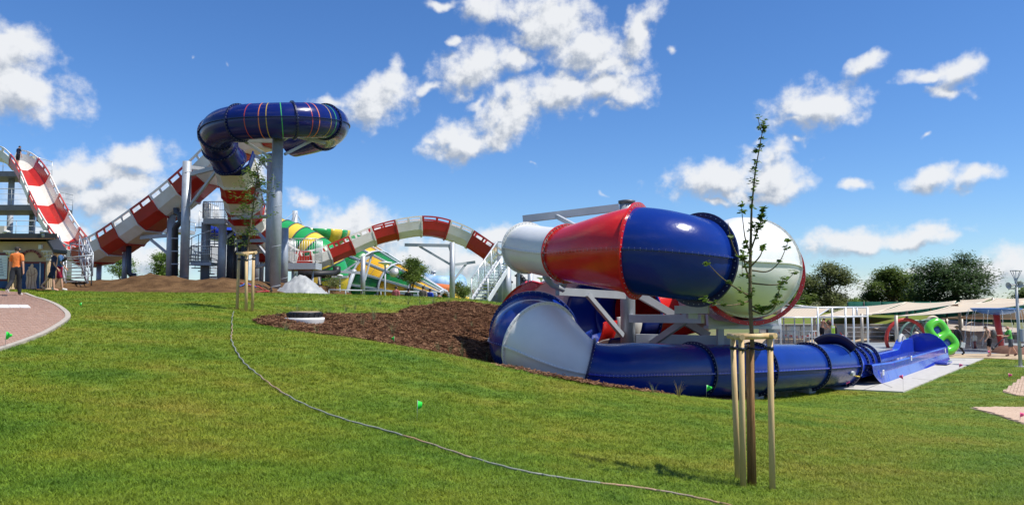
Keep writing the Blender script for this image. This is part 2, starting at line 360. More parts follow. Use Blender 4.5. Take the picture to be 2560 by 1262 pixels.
# ---------------------------------------------------------------- setting
def grass_mat(name, scale_tip=1.0):
    m = bpy.data.materials.new(name); m.use_nodes = True; nt = m.node_tree; b = nt.nodes['Principled BSDF']
    b.inputs['Roughness'].default_value = .55; b.inputs['Specular IOR Level'].default_value = .25
    ge = nt.nodes.new('ShaderNodeNewGeometry')
    def ramp(scale, e, det=4, stretch=(1, 1, 1)):
        mp = nt.nodes.new('ShaderNodeMapping'); mp.inputs['Scale'].default_value = stretch; nt.links.new(ge.outputs['Position'], mp.inputs[0])
        n = nt.nodes.new('ShaderNodeTexNoise'); n.inputs['Scale'].default_value = scale; n.inputs['Detail'].default_value = det; n.inputs['Roughness'].default_value = .6
        nt.links.new(mp.outputs[0], n.inputs['Vector'])
        r = nt.nodes.new('ShaderNodeValToRGB'); nt.links.new(n.outputs['Fac'], r.inputs[0]); els = r.color_ramp.elements
        els[0].position, els[0].color = e[0][0], (*e[0][1], 1); els[1].position, els[1].color = e[-1][0], (*e[-1][1], 1)
        for p, c in e[1:-1]:
            q = els.new(p); q.color = (*c, 1)
        return r
    big = ramp(.55, [(.30, (.080, .172, .010)), (.44, (.130, .212, .011)), (.56, (.178, .228, .014)), (.70, (.235, .225, .026))], 6, (.7, 1.3, 1))
    fine = ramp(45, [(.3, (.55, .60, .6)), (.7, (1.45, 1.35, 1.3))], 2)
    mid = ramp(3.2, [(.30, (.84, .88, .88)), (.52, (1.03, 1.03, 1.03)), (.72, (1.22, 1.12, 1.15))], 5)
    m0 = nt.nodes.new('ShaderNodeMix'); m0.data_type = 'RGBA'; m0.blend_type = 'MULTIPLY'; m0.inputs['Factor'].default_value = 1; nt.links.new(big.outputs[0], m0.inputs[6]); nt.links.new(mid.outputs[0], m0.inputs[7])
    mx = nt.nodes.new('ShaderNodeMix'); mx.data_type = 'RGBA'; mx.blend_type = 'MULTIPLY'; mx.inputs['Factor'].default_value = 1
    nt.links.new(m0.outputs[2], mx.inputs[6]); nt.links.new(fine.outputs[0], mx.inputs[7]); nt.links.new(mx.outputs[2], b.inputs['Base Color'])
    return m, nt, b
GMAT, gnt, gb = grass_mat('lawn_turf')
n2 = gnt.nodes.new('ShaderNodeTexNoise'); n2.inputs['Scale'].default_value = 30; n2.inputs['Detail'].default_value = 6
tcg = gnt.nodes.new('ShaderNodeTexCoord'); gnt.links.new(tcg.outputs['Object'], n2.inputs['Vector'])
bpn = gnt.nodes.new('ShaderNodeBump'); bpn.inputs['Strength'].default_value = .9; bpn.inputs['Distance'].default_value = .05
gnt.links.new(n2.outputs['Fac'], bpn.inputs['Height']); gnt.links.new(bpn.outputs[0], gb.inputs['Normal'])
BLADE, bnt, bb_ = grass_mat('grass_blade')
bb_.inputs['Subsurface Weight'].default_value = 0
# the lawn sheet
xs = np.arange(-46, 62.01, .5); ys = np.arange(-8, 66.01, .5); gx, gy = np.meshgrid(xs, ys)
gz = HN(gx.ravel(), gy.ravel()).reshape(gx.shape)
mb = MB(); mb.grid([[Vector((gx[i, j], gy[i, j], gz[i, j])) for j in range(len(xs))] for i in range(len(ys))])
mb.build('lawn', GMAT, kind='structure')
GRD = mat('far_ground', (.12, .15, .05), .95, col2=(.19, .17, .09), vscale=.05)
mb = MB(); mb.add([(-3000, -400, -4.6), (3000, -400, -4.6), (3000, 4000, -4.6), (-3000, 4000, -4.6)], [(0, 1, 2, 3)]); mb.build('ground', GRD, kind='structure')

def V2(p): return (p.x, p.y)
BED = [V2(G(x, y)) for x, y in ((634,804),(655,814),(720,825),(800,838),(900,850),(1000,868),(1100,886),(1180,902),(1250,918),(1350,940),(1460,962),(1540,974),(1640,986),(1737,997))]
BED += [(6.2, 22.2), (8.4, 25.5), (9.6, 28.5), (10.2, 32), (8, 34.5), (3, 34.2)] + [V2(P(1250,765,31.2)), V2(P(1180,764,31)), V2(P(1100,766,30.2)), V2(P(1030,769,29)), V2(P(985,776,27))]
BED += [V2(G(x, y)) for x, y in ((930,786),(860,787),(780,786),(700,788),(655,795))]
MULCH = mat('bark_mulch', (.030, .013, .007), .9, col2=(.13, .062, .032), vscale=28, bump=.9, bscale=45, detail=8)
def zbed(x, y):
    return HN(x, y) + .035 + .05 * np.array([mnoise.noise(Vector((a * 1.3, b * 1.3, 0))) for a, b in zip(x, y)])
drape(BED, .35, zbed).build('mulch_bed', MULCH, kind='structure')
# the brick path on the left
PATH = [V2(G(x, y)) for x, y in ((-60,897),(0,878),(60,858),(115,836),(150,816),(168,803),(174,794),(168,782),(145,765),(115,752))] + [V2(P(88,741,27.2)), V2(P(60,729,29.6)), V2(P(-10,727,30.2)), V2(P(-60,727,30.4)), V2(P(-120,800,17))]
BRK = mat('pink_brick', (.44, .265, .195), .85, col2=(.56, .40, .32), vscale=7, bump=.25, bscale=40, detail=6)
JNT = mat('sand_joint', (.30, .24, .19), .95, var=.2, vscale=20)
BRT = mat('sandy_brick', (.44, .315, .225), .85, col2=(.54, .41, .31), vscale=7, bump=.25, bscale=40)
KRB = mat('pale_kerb_concrete', (.38, .34, .29), .9, var=.12, vscale=6, bump=.2, bscale=40)
def pavers(poly, base, brick, ang, nmax=300, kerb_to=None):
    ob = drape(poly, .5, lambda x, y: HN(x, y) + .020).build(base, JNT, kind='structure')
    a = np.array(poly); c, s = math.cos(ang), math.sin(ang); L_, W_ = .21, .105
    u = a @ np.array([c, s]); v = a @ np.array([-s, c]); cells = []
    for j, vv in enumerate(np.arange(v.min(), v.max(), W_)):
        for uu in np.arange(u.min() + (L_ / 2 if j % 2 else 0), u.max(), L_): cells.append((uu * c - vv * s, uu * s + vv * c))
    cells = np.array(cells); m = inpoly(cells[:, 0], cells[:, 1], poly)
    for dx, dy in ((.08 * c, .08 * s), (-.08 * c, -.08 * s)): m &= inpoly(cells[:, 0] + dx, cells[:, 1] + dy, poly)
    cells = cells[m]; px = cells[:, 0] / cells[:, 1] * F + CX
    cells = cells[(px > -60) & (px < 2620)]
    cells = cells[np.argsort(cells[:, 1])]; z = HN(cells[:, 0], cells[:, 1]) + .022
    b = MB(); b.box((0, 0, 0), (L_ - .012, W_ - .012, .05)); me = b.mesh('brick', mats=[brick])
    rest = MB()
    for i, ((x, y), zz) in enumerate(zip(cells, z)):
        zz += random.uniform(-.004, .004)
        if i < nmax:
            o = bpy.data.objects.new('brick', me); COL.objects.link(o); o.parent = ob
            o.location = Vector((x, y, zz)) - ob.location; o.rotation_euler = (random.gauss(0, .008), random.gauss(0, .008), ang)
        else: rest.box((x, y, zz), (L_ - .012, W_ - .012, .05), Matrix.Rotation(ang, 3, 'Z'))
    if rest.v: rest.build('far_bricks', brick, ob, kind='stuff')
    return ob
po = pavers(PATH, 'brick_path', BRK, R(20))
kl = cat_([(*p, H(*p)) for p in PATH[:12]], 10)
acc = 0; seg = [kl[0]]
for q in kl[1:]:
    seg.append(q); acc += np.linalg.norm(q - seg[-2])
    if acc > .95:
        k = MB(); fr = frames(seg); rows = []
        for (p, t, s, u) in fr: rows.append([p + s * .02 + Vector((0, 0, -.1)), p + s * .02 + Vector((0, 0, .055)), p - s * .09 + Vector((0, 0, .055)), p - s * .09 + Vector((0, 0, -.1))])
        k.grid(rows, sm=False, closed=True); k.f += [[len(k.v) - 4 + i for i in range(4)], [3, 2, 1, 0]]; k.m += [0, 0]; k.sm += [False, False]
        k.build('kerb_stone', KRB, po); seg = [q]; acc = 0
# drain grating set in the path
t = thing('drain_cover', 'long white drain cover set flush in the pink brick path', 'drain cover', G(30, 770))
p0, p1, p2, p3 = [G(*q) for q in ((-80, 766), (70, 767), (78, 774), (-80, 775))]
for k in range(6):
    a, b, c, d = [x.lerp(y, w) + Vector((0, 0, .062)) for x, y, w in ((p0, p1, k / 6), (p0, p1, (k + .97) / 6), (p3, p2, (k + .97) / 6), (p3, p2, k / 6))]
    m_ = MB(); dz = Vector((0, 0, -.05)); m_.add([a, b, c, d, a + dz, b + dz, c + dz, d + dz], [(3, 2, 1, 0), (0, 1, 5, 4), (1, 2, 6, 5), (2, 3, 7, 6), (3, 0, 4, 7)]); m_.build('cover_plate', mat('pale_cover', (.62, .60, .56), .6, var=.08, vscale=5), t)
# two brick corners on the right
pavers([V2(G(2424,1020)), V2(G(2500,1041)), V2(G(2570,1066)), V2(G(2640,1090)), V2(G(2680,1021)), V2(G(2560,1019.5))], 'brick_paving', BRT, R(35), 150)
pavers([V2(G(2507,980)), V2(G(2545,990)), V2(G(2620,1006)), V2(G(2680,900)), V2(G(2600,915)), V2(G(2555,944))], 'brick_paving', BRT, R(55), 150)
# terrace at the pools
def flat(name, pts, z, m, th=.25, **k):
    b = MB(); n = len(pts); b.add([(x, y, z) for x, y in pts] + [(x, y, z - th) for x, y in pts], [list(range(n))] + [[(i + 1) % n, i, i + n, (i + 1) % n + n] for i in range(n)])
    ar = sum(pts[i][0] * pts[(i + 1) % n][1] - pts[(i + 1) % n][0] * pts[i][1] for i in range(n))
    if ar < 0: b.f = [f[::-1] for f in b.f]
    return b.build(name, m, kind='structure', **k)
def Z(px, py, z=SLAB):
    r = ray(px, py); q = r * (z / r.z); return (q.x, q.y)
slab = flat('concrete_slab', [Z(2085, 970), Z(2257.5, 978), Z(2460, 895), (19.5, 43.2), (11.2, 31.2)], SLAB, CON)
# saw cuts in the slab
cut = MB()
for (a, b) in (((2158,974),(2352,903)), ((2280,945),(2330,950)), ((2200,955),(2230,968))):
    A, B_ = Z(*a), Z(*b); cut.bar((*A, SLAB + .001), (*B_, SLAB + .001), .03, .004)
cut.build('joint', mat('dark_joint', (.12, .12, .115), .9), slab)
flat('plaza', [(11, 43.0), (14, 43.2), Z(2460, 893.5), Z(2640, 902), (44, 44), (60, 64), (8, 64)], SLAB - .006, TAN)
flat('splash_pad', [(15, 47.5), (22, 46.4), (30, 46.3), (40, 46.6), (46, 52), (40, 57), (26, 58), (16, 55)], SLAB + .004, WET, .03)
flat('wet_paving', [(18.5, 50.5), (24.5, 50), (24, 57), (18, 56)], SLAB + .012, mat('pale_wet_paving', (.42, .42, .40), .3, col2=(.55, .54, .5), vscale=.5), .01)
flat('access_cover', [Z(2372, 897), Z(2412, 896.5), Z(2414, 900), Z(2370, 901)], SLAB + .008, CONG, .02)
# bare soil berm on the left
def mound(x, y):
    e = sstep(32.0, 36.2, y) * sstep(-10.3, -13.2, x) * sstep(-34, -28, x)
    n = np.array([mnoise.fractal(Vector((a * .35, b * .5, 3.1)), .8, 2.1, 4) for a, b in zip(x, y)])
    m2 = np.array([mnoise.fractal(Vector((a * 1.6, b * 1.6, 9.1)), .7, 2.1, 4) for a, b in zip(x, y)])
    b = .55 * np.exp(-((x + 16.6) ** 2 / 2.2 + (y - 34.3) ** 2 / 2.0)) + .5 * np.exp(-((x + 13.0) ** 2 / 1.8 + (y - 34.3) ** 2 / 2))
    return HN(x, y) * (1 - e) + e * (.78 + .22 * n) + .09 * m2 * sstep(32, 33.2, y) + b * .6 + .012
SOIL = mat('bare_soil', (.055, .029, .013), .95, col2=(.16, .092, .042), vscale=1.6, bump=.8, bscale=14, detail=8)
drape([(-33, 33.6), (-24, 33.4), (-19.2, 31.9), (-16, 31.5), (-13, 31.4), (-10.9, 31.6), (-10.2, 33), (-10.4, 40), (-11, 54), (-33, 56)], .3, mound).build('soil_berm', SOIL, kind='structure')
def SZ(x, y): return float(mound(np.array([x]), np.array([y]))[0])
# ---- grass blades
PAD = [Z(2085, 971), Z(2257.5, 979), Z(2462, 894), (27, 43), (60, 43), (60, 66), (8, 66), (10, 32)]
BR1 = [V2(G(2424,1020)), V2(G(2570,1066)), V2(G(2640,1090)), V2(G(2680,1021))]
BR2 = [V2(G(2507,980)), V2(G(2620,1006)), V2(G(2680,900)), V2(G(2600,915))]
SOILP = [(-40, 33.2), (-19.2, 31.9), (-10.9, 31.6), (-10, 33), (-10, 60), (-40, 60)]
HIDDEN = bpy.data.collections.new('tuft_library')
def tuft(i, nb, h, spread, wd, curl, m, nseg=2):
    b = MB(); rg = random.Random(i)
    for _ in range(nb):
        a = rg.uniform(0, 6.283); r = spread * math.sqrt(rg.random()); x, y = r * math.cos(a), r * math.sin(a)
        d = rg.uniform(0, 6.283); hh = h * rg.uniform(.55, 1.1); le = curl * rg.uniform(.2, 1) * hh; w = wd * rg.uniform(.7, 1.2)
        sx, sy = -math.sin(d) * w, math.cos(d) * w; pts = []
        for k in range(nseg + 1):
            f = k / nseg; q = Vector((x + math.cos(d) * le * f * f, y + math.sin(d) * le * f * f, hh * f * (1 - .18 * f * curl))); ww = 1 - f * .85
            pts.append((q - Vector((sx, sy, 0)) * ww, q + Vector((sx, sy, 0)) * ww))
        for k in range(nseg): b.add([pts[k][0], pts[k][1], pts[k + 1][1], pts[k + 1][0]], [(0, 1, 2, 3)], 0, True)
    me = b.mesh('tuft', mats=[m]); o = bpy.data.objects.new('tuft', me); HIDDEN.objects.link(o); return o
def scatter(name, pts, scl, objs, tilt=.12, kind='stuff'):
    c = bpy.data.collections.new(name + '_source')
    for o in objs: c.objects.link(o)
    me = bpy.data.meshes.new(name); me.from_pydata([tuple(p) for p in pts], [], [])
    at = me.attributes.new('scl', 'FLOAT_VECTOR', 'POINT'); at.data.foreach_set('vector', np.asarray(scl, np.float32).ravel())
    o = bpy.data.objects.new(name, me); COL.objects.link(o); o['kind'] = kind
    g = bpy.data.node_groups.new(name, 'GeometryNodeTree')
    g.interface.new_socket('Geometry', in_out='INPUT', socket_type='NodeSocketGeometry'); g.interface.new_socket('Geometry', in_out='OUTPUT', socket_type='NodeSocketGeometry')
    N = g.nodes; gi = N.new('NodeGroupInput'); go = N.new('NodeGroupOutput'); ip = N.new('GeometryNodeInstanceOnPoints'); ci = N.new('GeometryNodeCollectionInfo')
    ci.inputs['Collection'].default_value = c; ci.inputs['Separate Children'].default_value = True; ci.inputs['Reset Children'].default_value = True
    rv = N.new('FunctionNodeRandomValue'); rv.data_type = 'FLOAT_VECTOR'; rv.inputs[0].default_value = (-tilt, -tilt, 0); rv.inputs[1].default_value = (tilt, tilt, 6.283)
    na = N.new('GeometryNodeInputNamedAttribute'); na.data_type = 'FLOAT_VECTOR'; na.inputs['Name'].default_value = 'scl'
    l = g.links.new; l(gi.outputs[0], ip.inputs['Points']); l(ci.outputs[0], ip.inputs['Instance']); ip.inputs['Pick Instance'].default_value = True
    l(rv.outputs[0], ip.inputs['Rotation']); l(na.outputs[0], ip.inputs['Scale']); l(ip.outputs[0], go.inputs[0])
    md = o.modifiers.new('scatter', 'NODES'); md.node_group = g; return o
rng = np.random.default_rng(3)
NG = 120000
yy = np.exp(rng.uniform(math.log(4.3), math.log(34), NG)); xx = yy * rng.uniform(-.72, .72, NG)
# the lawn beside the slab, out to the lamp post
yy = np.concatenate([yy, rng.uniform(32, 44.5, 9000)]); xx = np.concatenate([xx, rng.uniform(15, 36, 9000)]); NG += 9000
ok = np.ones(NG, bool)
for pl in (BED, PATH, PAD, BR1, BR2, SOILP): ok &= ~inpoly(xx, yy, pl)
xx, yy = xx[ok], yy[ok]; zz = HN(xx, yy) - .004; s_ = .85 + yy / 13 
hh_ = rng.uniform(.75, 1.25, len(xx)) * (1 + yy / 60)
tufts = [tuft(i, 16, .042, .05, .0016 + .0002 * (i % 2), 1.1, BLADE) for i in range(5)]
scatter('lawn_grass', np.stack([xx, yy, zz], 1), np.stack([s_, s_, hh_], 1), tufts, .15)
# taller fringe of grass round the bed edge and slab
CHIP = [mat('mulch_chip_dark', (.070, .031, .018), .9, var=.3, vscale=30), mat('mulch_chip', (.20, .102, .055), .85, var=.3, vscale=30), mat('mulch_chip_pale', (.30, .17, .095), .85, var=.2, vscale=30)]
chips = []
for i in range(6):
    b = MB(); rg = random.Random(50 + i)
    for _ in range(7):
        rot = Matrix.Rotation(rg.uniform(0, 6.28), 3, 'Z') @ Matrix.Rotation(rg.uniform(-.5, .5), 3, 'X')
        b.box((rg.uniform(-.07, .07), rg.uniform(-.07, .07), rg.uniform(.0, .025)), (rg.uniform(.03, .075), rg.uniform(.008, .02), .006), rot)
    o = bpy.data.objects.new('chip', b.mesh('chip', mats=[CHIP[(0, 0, 1, 1, 1, 2)[i]]])); chips.append(o)
bp = np.array(BED); NC = 42000
cx = rng.uniform(bp[:, 0].min(), bp[:, 0].max(), NC); cy = rng.uniform(bp[:, 1].min(), bp[:, 1].max(), NC)
k = inpoly(cx, cy, BED); cx, cy = cx[k], cy[k]; cz = zbed(cx, cy); sc_ = rng.uniform(.8, 1.6, len(cx))
scatter('mulch_chips', np.stack([cx, cy, cz], 1), np.stack([sc_] * 3, 1), chips, .3)
# ---------------------------------------------------------------- tube slide in three colours
def Q(px, py, d, r): return (*P(px, py, d), r)
CS = [Q(1316,620,24.8,.77), Q(1418,634,21.7,.775), Q(1592,627,19.7,1.16), Q(1745,649,19.9,1.09), Q(1872,668,22.8,1.45), Q(1848,705,27.2,1.43),
      Q(1735,752,30.6,1.25), Q(1625,780,30.4,1.2), Q(1545,790,29.3,1.25), Q(1425,798,27.8,1.42), Q(1376,812,25.4,1.64), Q(1330,848,23.0,1.28), Q(1352,862,21.6,1.19), Q(1466,926,20.7,.825), Q(1600,930,21.4,.82), Q(1733,928,22.9,.80),
      Q(1885,922,24.7,.785), Q(2018,916,27.3,.78), Q(2098,911,29.4,.78)]
NS = 10
cs = cat_(CS, NS)
for i in range(3 * NS + 1, 4 * NS): cs[i][3] -= .27 * math.sin(math.pi * min(1, (i - 3 * NS) / NS * 1.5)) if (i - 3 * NS) / NS < .667 else 0   # waisted white section
for i in range(NS, 2 * NS): cs[i][3] = .775 + (1.16 - .775) * ((i - NS) / NS) ** 1.1
for i in range(2 * NS, 3 * NS): cs[i][3] = 1.14 - .05 * (i - 2 * NS) / NS
cfr = frames(cs)
slide = thing('tube_water_slide', 'red, white and blue spiral tube slide with oversized flared sections by the mulch bed', 'water slide', (3.5, 24, -2.9))
def tpiece(i0, i1, m, name='tube_section', a0=0, a1=360, seam=True, par=None, seam_a=(0, 180), solid=0, seamm=None, nb=26):
    par = par or slide; mb = MB(); closed = a1 - a0 >= 359.9
    rows = [ring(cfr[i], cs[i][3], 48, a0, a1, closed) for i in range(i0, i1 + 1)]
    mb.grid(rows, closed=closed); o = mb.build(name, m, par, solid=solid)
    if seam:
        for sa in seam_a:
            s = MB(); rows = []; bl = MB()
            for i in range(i0, i1 + 1):
                p, t, sd_, u = cfr[i]; n = sd_ * math.cos(R(sa)) + u * math.sin(R(sa)); v = u * math.cos(R(sa)) - sd_ * math.sin(R(sa)); r = cs[i][3]
                rows.append([p + n * (r - .01) + v * .018, p + n * (r + .055) + v * .018, p + n * (r + .055) - v * .018, p + n * (r - .01) - v * .018])
                if i < i1:
                    for f in (.25, .75):
                        q = (p + n * (r + .03)).lerp(cfr[i + 1][0] + (cfr[i + 1][2] * math.cos(R(sa)) + cfr[i + 1][3] * math.sin(R(sa))) * (cs[i + 1][3] + .03), f)
                        bl.lathe(q, [(.001, .026), (.010, .026), (.011, -.026), (.001, -.026)], 6, sm=False)
            s.grid(rows, closed=True, sm=False); so = s.build('seam_flange', seamm or m, o); bl.build('bolt_row', STP, so, kind='stuff')
    return o
def cfl(i, m, par, w=.075, a0=0, a1=360, bolts=44): return flange(cfr[i], cs[i][3] - .005, w, .028, m, par, 48, a0, a1, bolts=bolts)
# (from node, to node, colour, arc) along the run
o = tpiece(0, NS, WHT); cfl(0, WHT, o, .09); cfl(NS, WHT, o)
o = tpiece(NS, 2 * NS, RED); cfl(NS, RED, o, .085); cfl(2 * NS, RED, o, .13)
o = tpiece(2 * NS, 3 * NS, BLU); cfl(3 * NS, NAV, o, .16)
o = tpiece(3 * NS, 4 * NS, WHT); cfl(4 * NS, WHT, o, .07)
o = tpiece(4 * NS, 5 * NS, RED); q4 = cfr[4 * NS]; flange((q4[0] + Vector((.10, .12, -.20)), q4[1], q4[2], q4[3]), cs[4 * NS][3] - .03, .12, .03, RED, o, 48, bolts=40)
o = tpiece(5 * NS, 6 * NS, WHT, seam=False); cfl(5 * NS, WHT, o)
o = tpiece(6 * NS, 7 * NS + 4, RED, seam=False); cfl(6 * NS, RED, o)
# open, banked part of the lower turn: the outer wall stands high
o = tpiece(7 * NS + 4, 8 * NS, BLU, 'open_section', -175, 85, seam=False, solid=.03); cfl(7 * NS + 4, BLU, o, .09)
o = tpiece(8 * NS, 8 * NS + 6, BLU, 'open_section', -150, 80, seam=False, solid=.03)
o = tpiece(8 * NS + 6, 9 * NS + 3, PIK, 'open_section', -150, 78, seam=False, solid=.03); cfl(9 * NS + 3, PIK, o, .07, -150, 78, 20)
o = tpiece(8 * NS, 8 * NS + 5, WHT, 'near_lip', 178, 212, seam=False, solid=.03)
o = tpiece(8 * NS + 5, 9 * NS + 2, RED, 'near_lip', 183, 212, seam=False, solid=.03)
o = tpiece(9 * NS + 3, 10 * NS + 3, RED, 'open_section', -140, 62, seam=False, solid=.05); cfl(10 * NS + 3, RED, o, .05, -140, 62, 0)
o = tpiece(10 * NS + 3, 11 * NS - 2, BLU, 'open_section', -180, -15, seam=False, solid=.03)
o = tpiece(11 * NS - 2, 12 * NS, BLU); cfl(11 * NS - 2, BLU, o, .08)
o = tpiece(12 * NS, 13 * NS, WHT); cfl(12 * NS, WHT, o, .08); cfl(13 * NS, WHT, o, .08)
for a, b in ((13, 15), (15, 16), (16, 17), (17, 18)):
    o = tpiece(a * NS, b * NS, BLU, seamm=RUN); cfl(b * NS, NAV, o, .10)
cfl(13 * NS, NAV, o, .09)
# the tall flared cover over the mouth of the tube
mb = MB(); p, t, s, u = cfr[17 * NS + 8]
rows = [[q + t * dt + u * dz for q in ring((p, t, s, u), .80 + dr, 30, 38, 128, False)] for dr, dt, dz in ((0, .0, 0), (.16, -.05, .02), (.34, -.10, .02), (.36, -.05, .02), (.18, 0, 0), (.04, .05, 0))]
mb.grid(rows, sm=True); mb.build('mouth_hood', NAV, slide, solid=.02)
# ---- the part-open end of the tube and the run-out
e0 = P(2098, 911, 29.4); e1 = P(2316, 893, 42.2)
dirv = Vector((e1.x - e0.x, e1.y - e0.y, 0)).normalized(); sidev = Vector((dirv.y, -dirv.x, 0)); zfl = SLAB + .42
def run(dist, s, z): return Vector((e0.x, e0.y, 0)) + dirv * dist + sidev * s + Vector((0, 0, SLAB + z))
L_RUN = (Vector((e1.x, e1.y)) - Vector((e0.x, e0.y))).length
mb = MB()
for k in range(3):                          # three arched covers, getting lower, each with a rim
    d0, d1 = .25 + k * .95, .25 + (k + 1) * .95; r0, r1 = .76 - k * .035, .76 - (k + 1) * .035
    c = MB(); rows = []
    for dd, rr in ((d0, r0), ((d0 + d1) / 2, (r0 + r1) / 2 - .03), (d1, r1)):
        rows.append([run(dd, rr * math.cos(R(a)), .74 + rr * .92 * math.sin(R(a))) for a in np.linspace(-20, 200, 34)])
    c.grid(rows); oc = c.build('mouth_cover', RUN, slide, solid=.02)
    fr_ = (run(d1, 0, .74), dirv, sidev, Vector((0, 0, 1))); flange(fr_, r1 - .01, .09 if k < 2 else .12, .05, NAV, oc, 40, -10, 190, bolts=20)
# near wall sweeping out into the trough, floor and far wall, panel by panel
def zw(d):                                  # wall height along the run-out
    return .80 - .10 * min(1, max(0, (d - 1.0) / 3)) if d < L_RUN - 4.6 else .70
def hump(d):                                # high rounded end of the far wall
    q = (d - (L_RUN - 3.6)) / 3.6
    return 0 if q < 0 else .47 * (1 - math.cos(math.pi * min(1, q / .42))) / 2 * (1 if q < .72 else 1 - .12 * (q - .72) / .28)
cuts = [.8, 2.2, 4.4, 6.8, 9.2, 11.4, L_RUN - 2.8, L_RUN + .2]
for i in range(len(cuts) - 1):
    for sgn, nm in ((1, 'near_wall_panel'), (-1, 'far_wall_panel')):
        c = MB(); rows = []
        for d in np.linspace(cuts[i] + .012, cuts[i + 1] - .012, 9):
            top = zw(d) + (hump(d) if sgn < 0 else 0)
            bot = -.03 if d > 2.2 else .50 * (1 - math.sin(math.pi / 2 * (d - .8) / 1.4)) - .03
            bot = min(bot, top - .12) if sgn > 0 else -.03
            fl = .10 * (1 if d > 3 else (d - .8) / 2.2)
            rows.append([run(d, sgn * (1.02 + fl), bot), run(d, sgn * 1.0, bot + (top - bot) * .55), run(d, sgn * .99, top - .06), run(d, sgn * .96, top), run(d, sgn * .70, top), run(d, sgn * .66, top - .05), run(d, sgn * .60, .28)])
        c.grid(rows, sm=False); c.build(nm, RUN, slide, solid=.012)
c = MB(); c.grid([[run(d, s, .28) for s in (-.62, 0, .62)] for d in np.linspace(1.5, L_RUN, 12)]); c.build('floor', RUN, slide)
c = MB(); c.grid([[run(d, s, .40) for s in (-.645, 0, .645)] for d in np.linspace(3.5, L_RUN - .2, 12)])
WATER = mat('shallow_water', (.55, .68, .80), .04, bump=.5, bscale=9, trans=.9); c.build('water', WATER, slide)
# closed end with rounded pod and arched opening
c = MB(); rows = []
for d, top in ((L_RUN + .2, 1.42), (L_RUN + .45, 1.38)):
    rows.append([run(d, s, 0) for s in (-1.0,)] + [run(d, -1.0 * math.cos(R(a)), .70 + (top - .70) * max(0, math.sin(R(a))) ** .6 * (1 if a < 90 else max(.02, math.sin(R(a))))) for a in np.linspace(0, 180, 19)] + [run(d, 1.0, 0)])
c.grid(rows + [[run(L_RUN + .45, s, -.03) for s in np.linspace(-1, 1, 21)]], sm=True); c.add(rows[0], [list(range(21))]); c.build('end_pod', RUN, slide)
c = MB(); fr_ = (run(L_RUN - 2.0, -.80, .72), sidev, dirv, Vector((0, 0, 1))); hoop = ring(fr_, .62, 20, 0, 180, False)
c.tube(hoop, .10, 10); c.add([q + sidev * .14 for q in hoop] , [list(range(len(hoop)))]); c.build('arched_opening', mat('grey_opening', (.42, .42, .40), .6), slide)
mb = MB(); mb.box(run(L_RUN - 3.2, 1.35, .10), (1.5, .55, .10), Matrix.Rotation(math.atan2(dirv.y, dirv.x), 3, 'Z')); mb.build('foot_step', RUN, slide)
for d, s, z in ((2.05, 1.07, .42), (7.6, .985, .64), (L_RUN - .6, 1.01, .55)):
    mb = MB(); rot = Matrix.Rotation(math.atan2(dirv.y, dirv.x), 3, 'Z'); mb.box(run(d, s + .02, z), (.24, .012, .20), rot); st = mb.build('warning_sticker', mat('sticker_white', (.8, .8, .78), .5), slide)
    m2 = MB()
    for k in range(3): m2.box(run(d, s + .03, z + .05 - .05 * k), (.17, .004, .018), rot)
    m2.build('print_line', mat('sticker_print', (.18, .19, .2), .6), st)
# ---- steel frame
def column(px, yt, yb, d, r, par=slide, m=STL, cap=True, zb=None):
    a = P(px, yt, d); z0 = P(px, yb, d).z if zb is None else zb; b = Vector((a.x, a.y, z0)); c = MB(); c.tube([b, a], r, 20, cap=True); o = c.build('support_column', m, par)
    f = MB(); f.box((b.x, b.y, b.z + .015), (r * 3, r * 3, .03)); f.build('base_plate', STP, o)
    return o
def beam(par, a, b, w=.18, h=None, m=STP, name='beam'):
    c = MB(); c.bar(a, b, w, h); return c.build(name, m, par)
pole = column(1567, 508, 1000, 25.6, .25, zb=-3.0)
c = MB(); q = P(1567, 508, 25.6); c.lathe(q + Vector((0, 0, -.02)), [(.27, 0), (.29, .04), (.29, .10), (.20, .12), (.001, .12)], 20); c.build('pole_cap', DST, pole)
beam(pole, P(1548, 519, 25.3), P(1308, 548, 25.9), .20, .24)
beam(pole, P(1392, 541, 25.6), P(1440, 566, 24.6), .12, .14, name='bracket')
beam(pole, P(1394, 728, 23.6), P(1560, 738, 24.9), .22, .24); beam(pole, P(1468, 735, 24.0), P(1556, 838, 25.3), .13, .15, name='brace')
c = MB(); pts = [P(1362, 690, 22.6), P(1380, 712, 22.9), P(1408, 724, 23.2)]; c.tube(pts, .09, 8); c.build('tube_saddle', STP, pole)
beam(pole, P(1404, 716, 23.3), P(1412, 700, 23.1), .2, .15, name='bracket')
beam(pole, P(1576, 796, 25.4), P(1757, 797, 23.6), .20, .26)
beam(pole, P(1590, 846, 25.6), P(1850, 851, 25.0), .20, .30)
beam(pole, P(1630, 858, 25.4), P(1715, 800, 24.2), .16, .20, name='brace')
beam(pole, P(1600, 738, 25.8), P(1770, 838, 26.4), .22, .24, name='brace')
beam(pole, P(1755, 795, 23.8), P(1690, 775, 24.5), .10, .12, name='bracket')
beam(pole, P(1688, 774, 23.0), P(1772, 773, 22.6), .22, .24); beam(pole, P(1718, 783, 22.9), P(1742, 784, 22.9), .3, .3, name='bracket')
c = MB(); pl = [P(1770, 786, 24.3), P(1790, 800, 24.0), P(1860, 812, 24.2), P(1945, 800, 25.2), P(1962, 752, 26.0), P(1948, 818, 25.4), P(1772, 820, 24.2)]
c.add(pl + [q + Vector((.05, .5, 0)) for q in pl], [list(range(7))[::-1], list(range(7, 14))] + [[i, (i + 1) % 7, (i + 1) % 7 + 7, i + 7] for i in range(7)]); c.build('cradle_plate', mat('lavender_steel', (.50, .51, .57), .5, .1), slide)
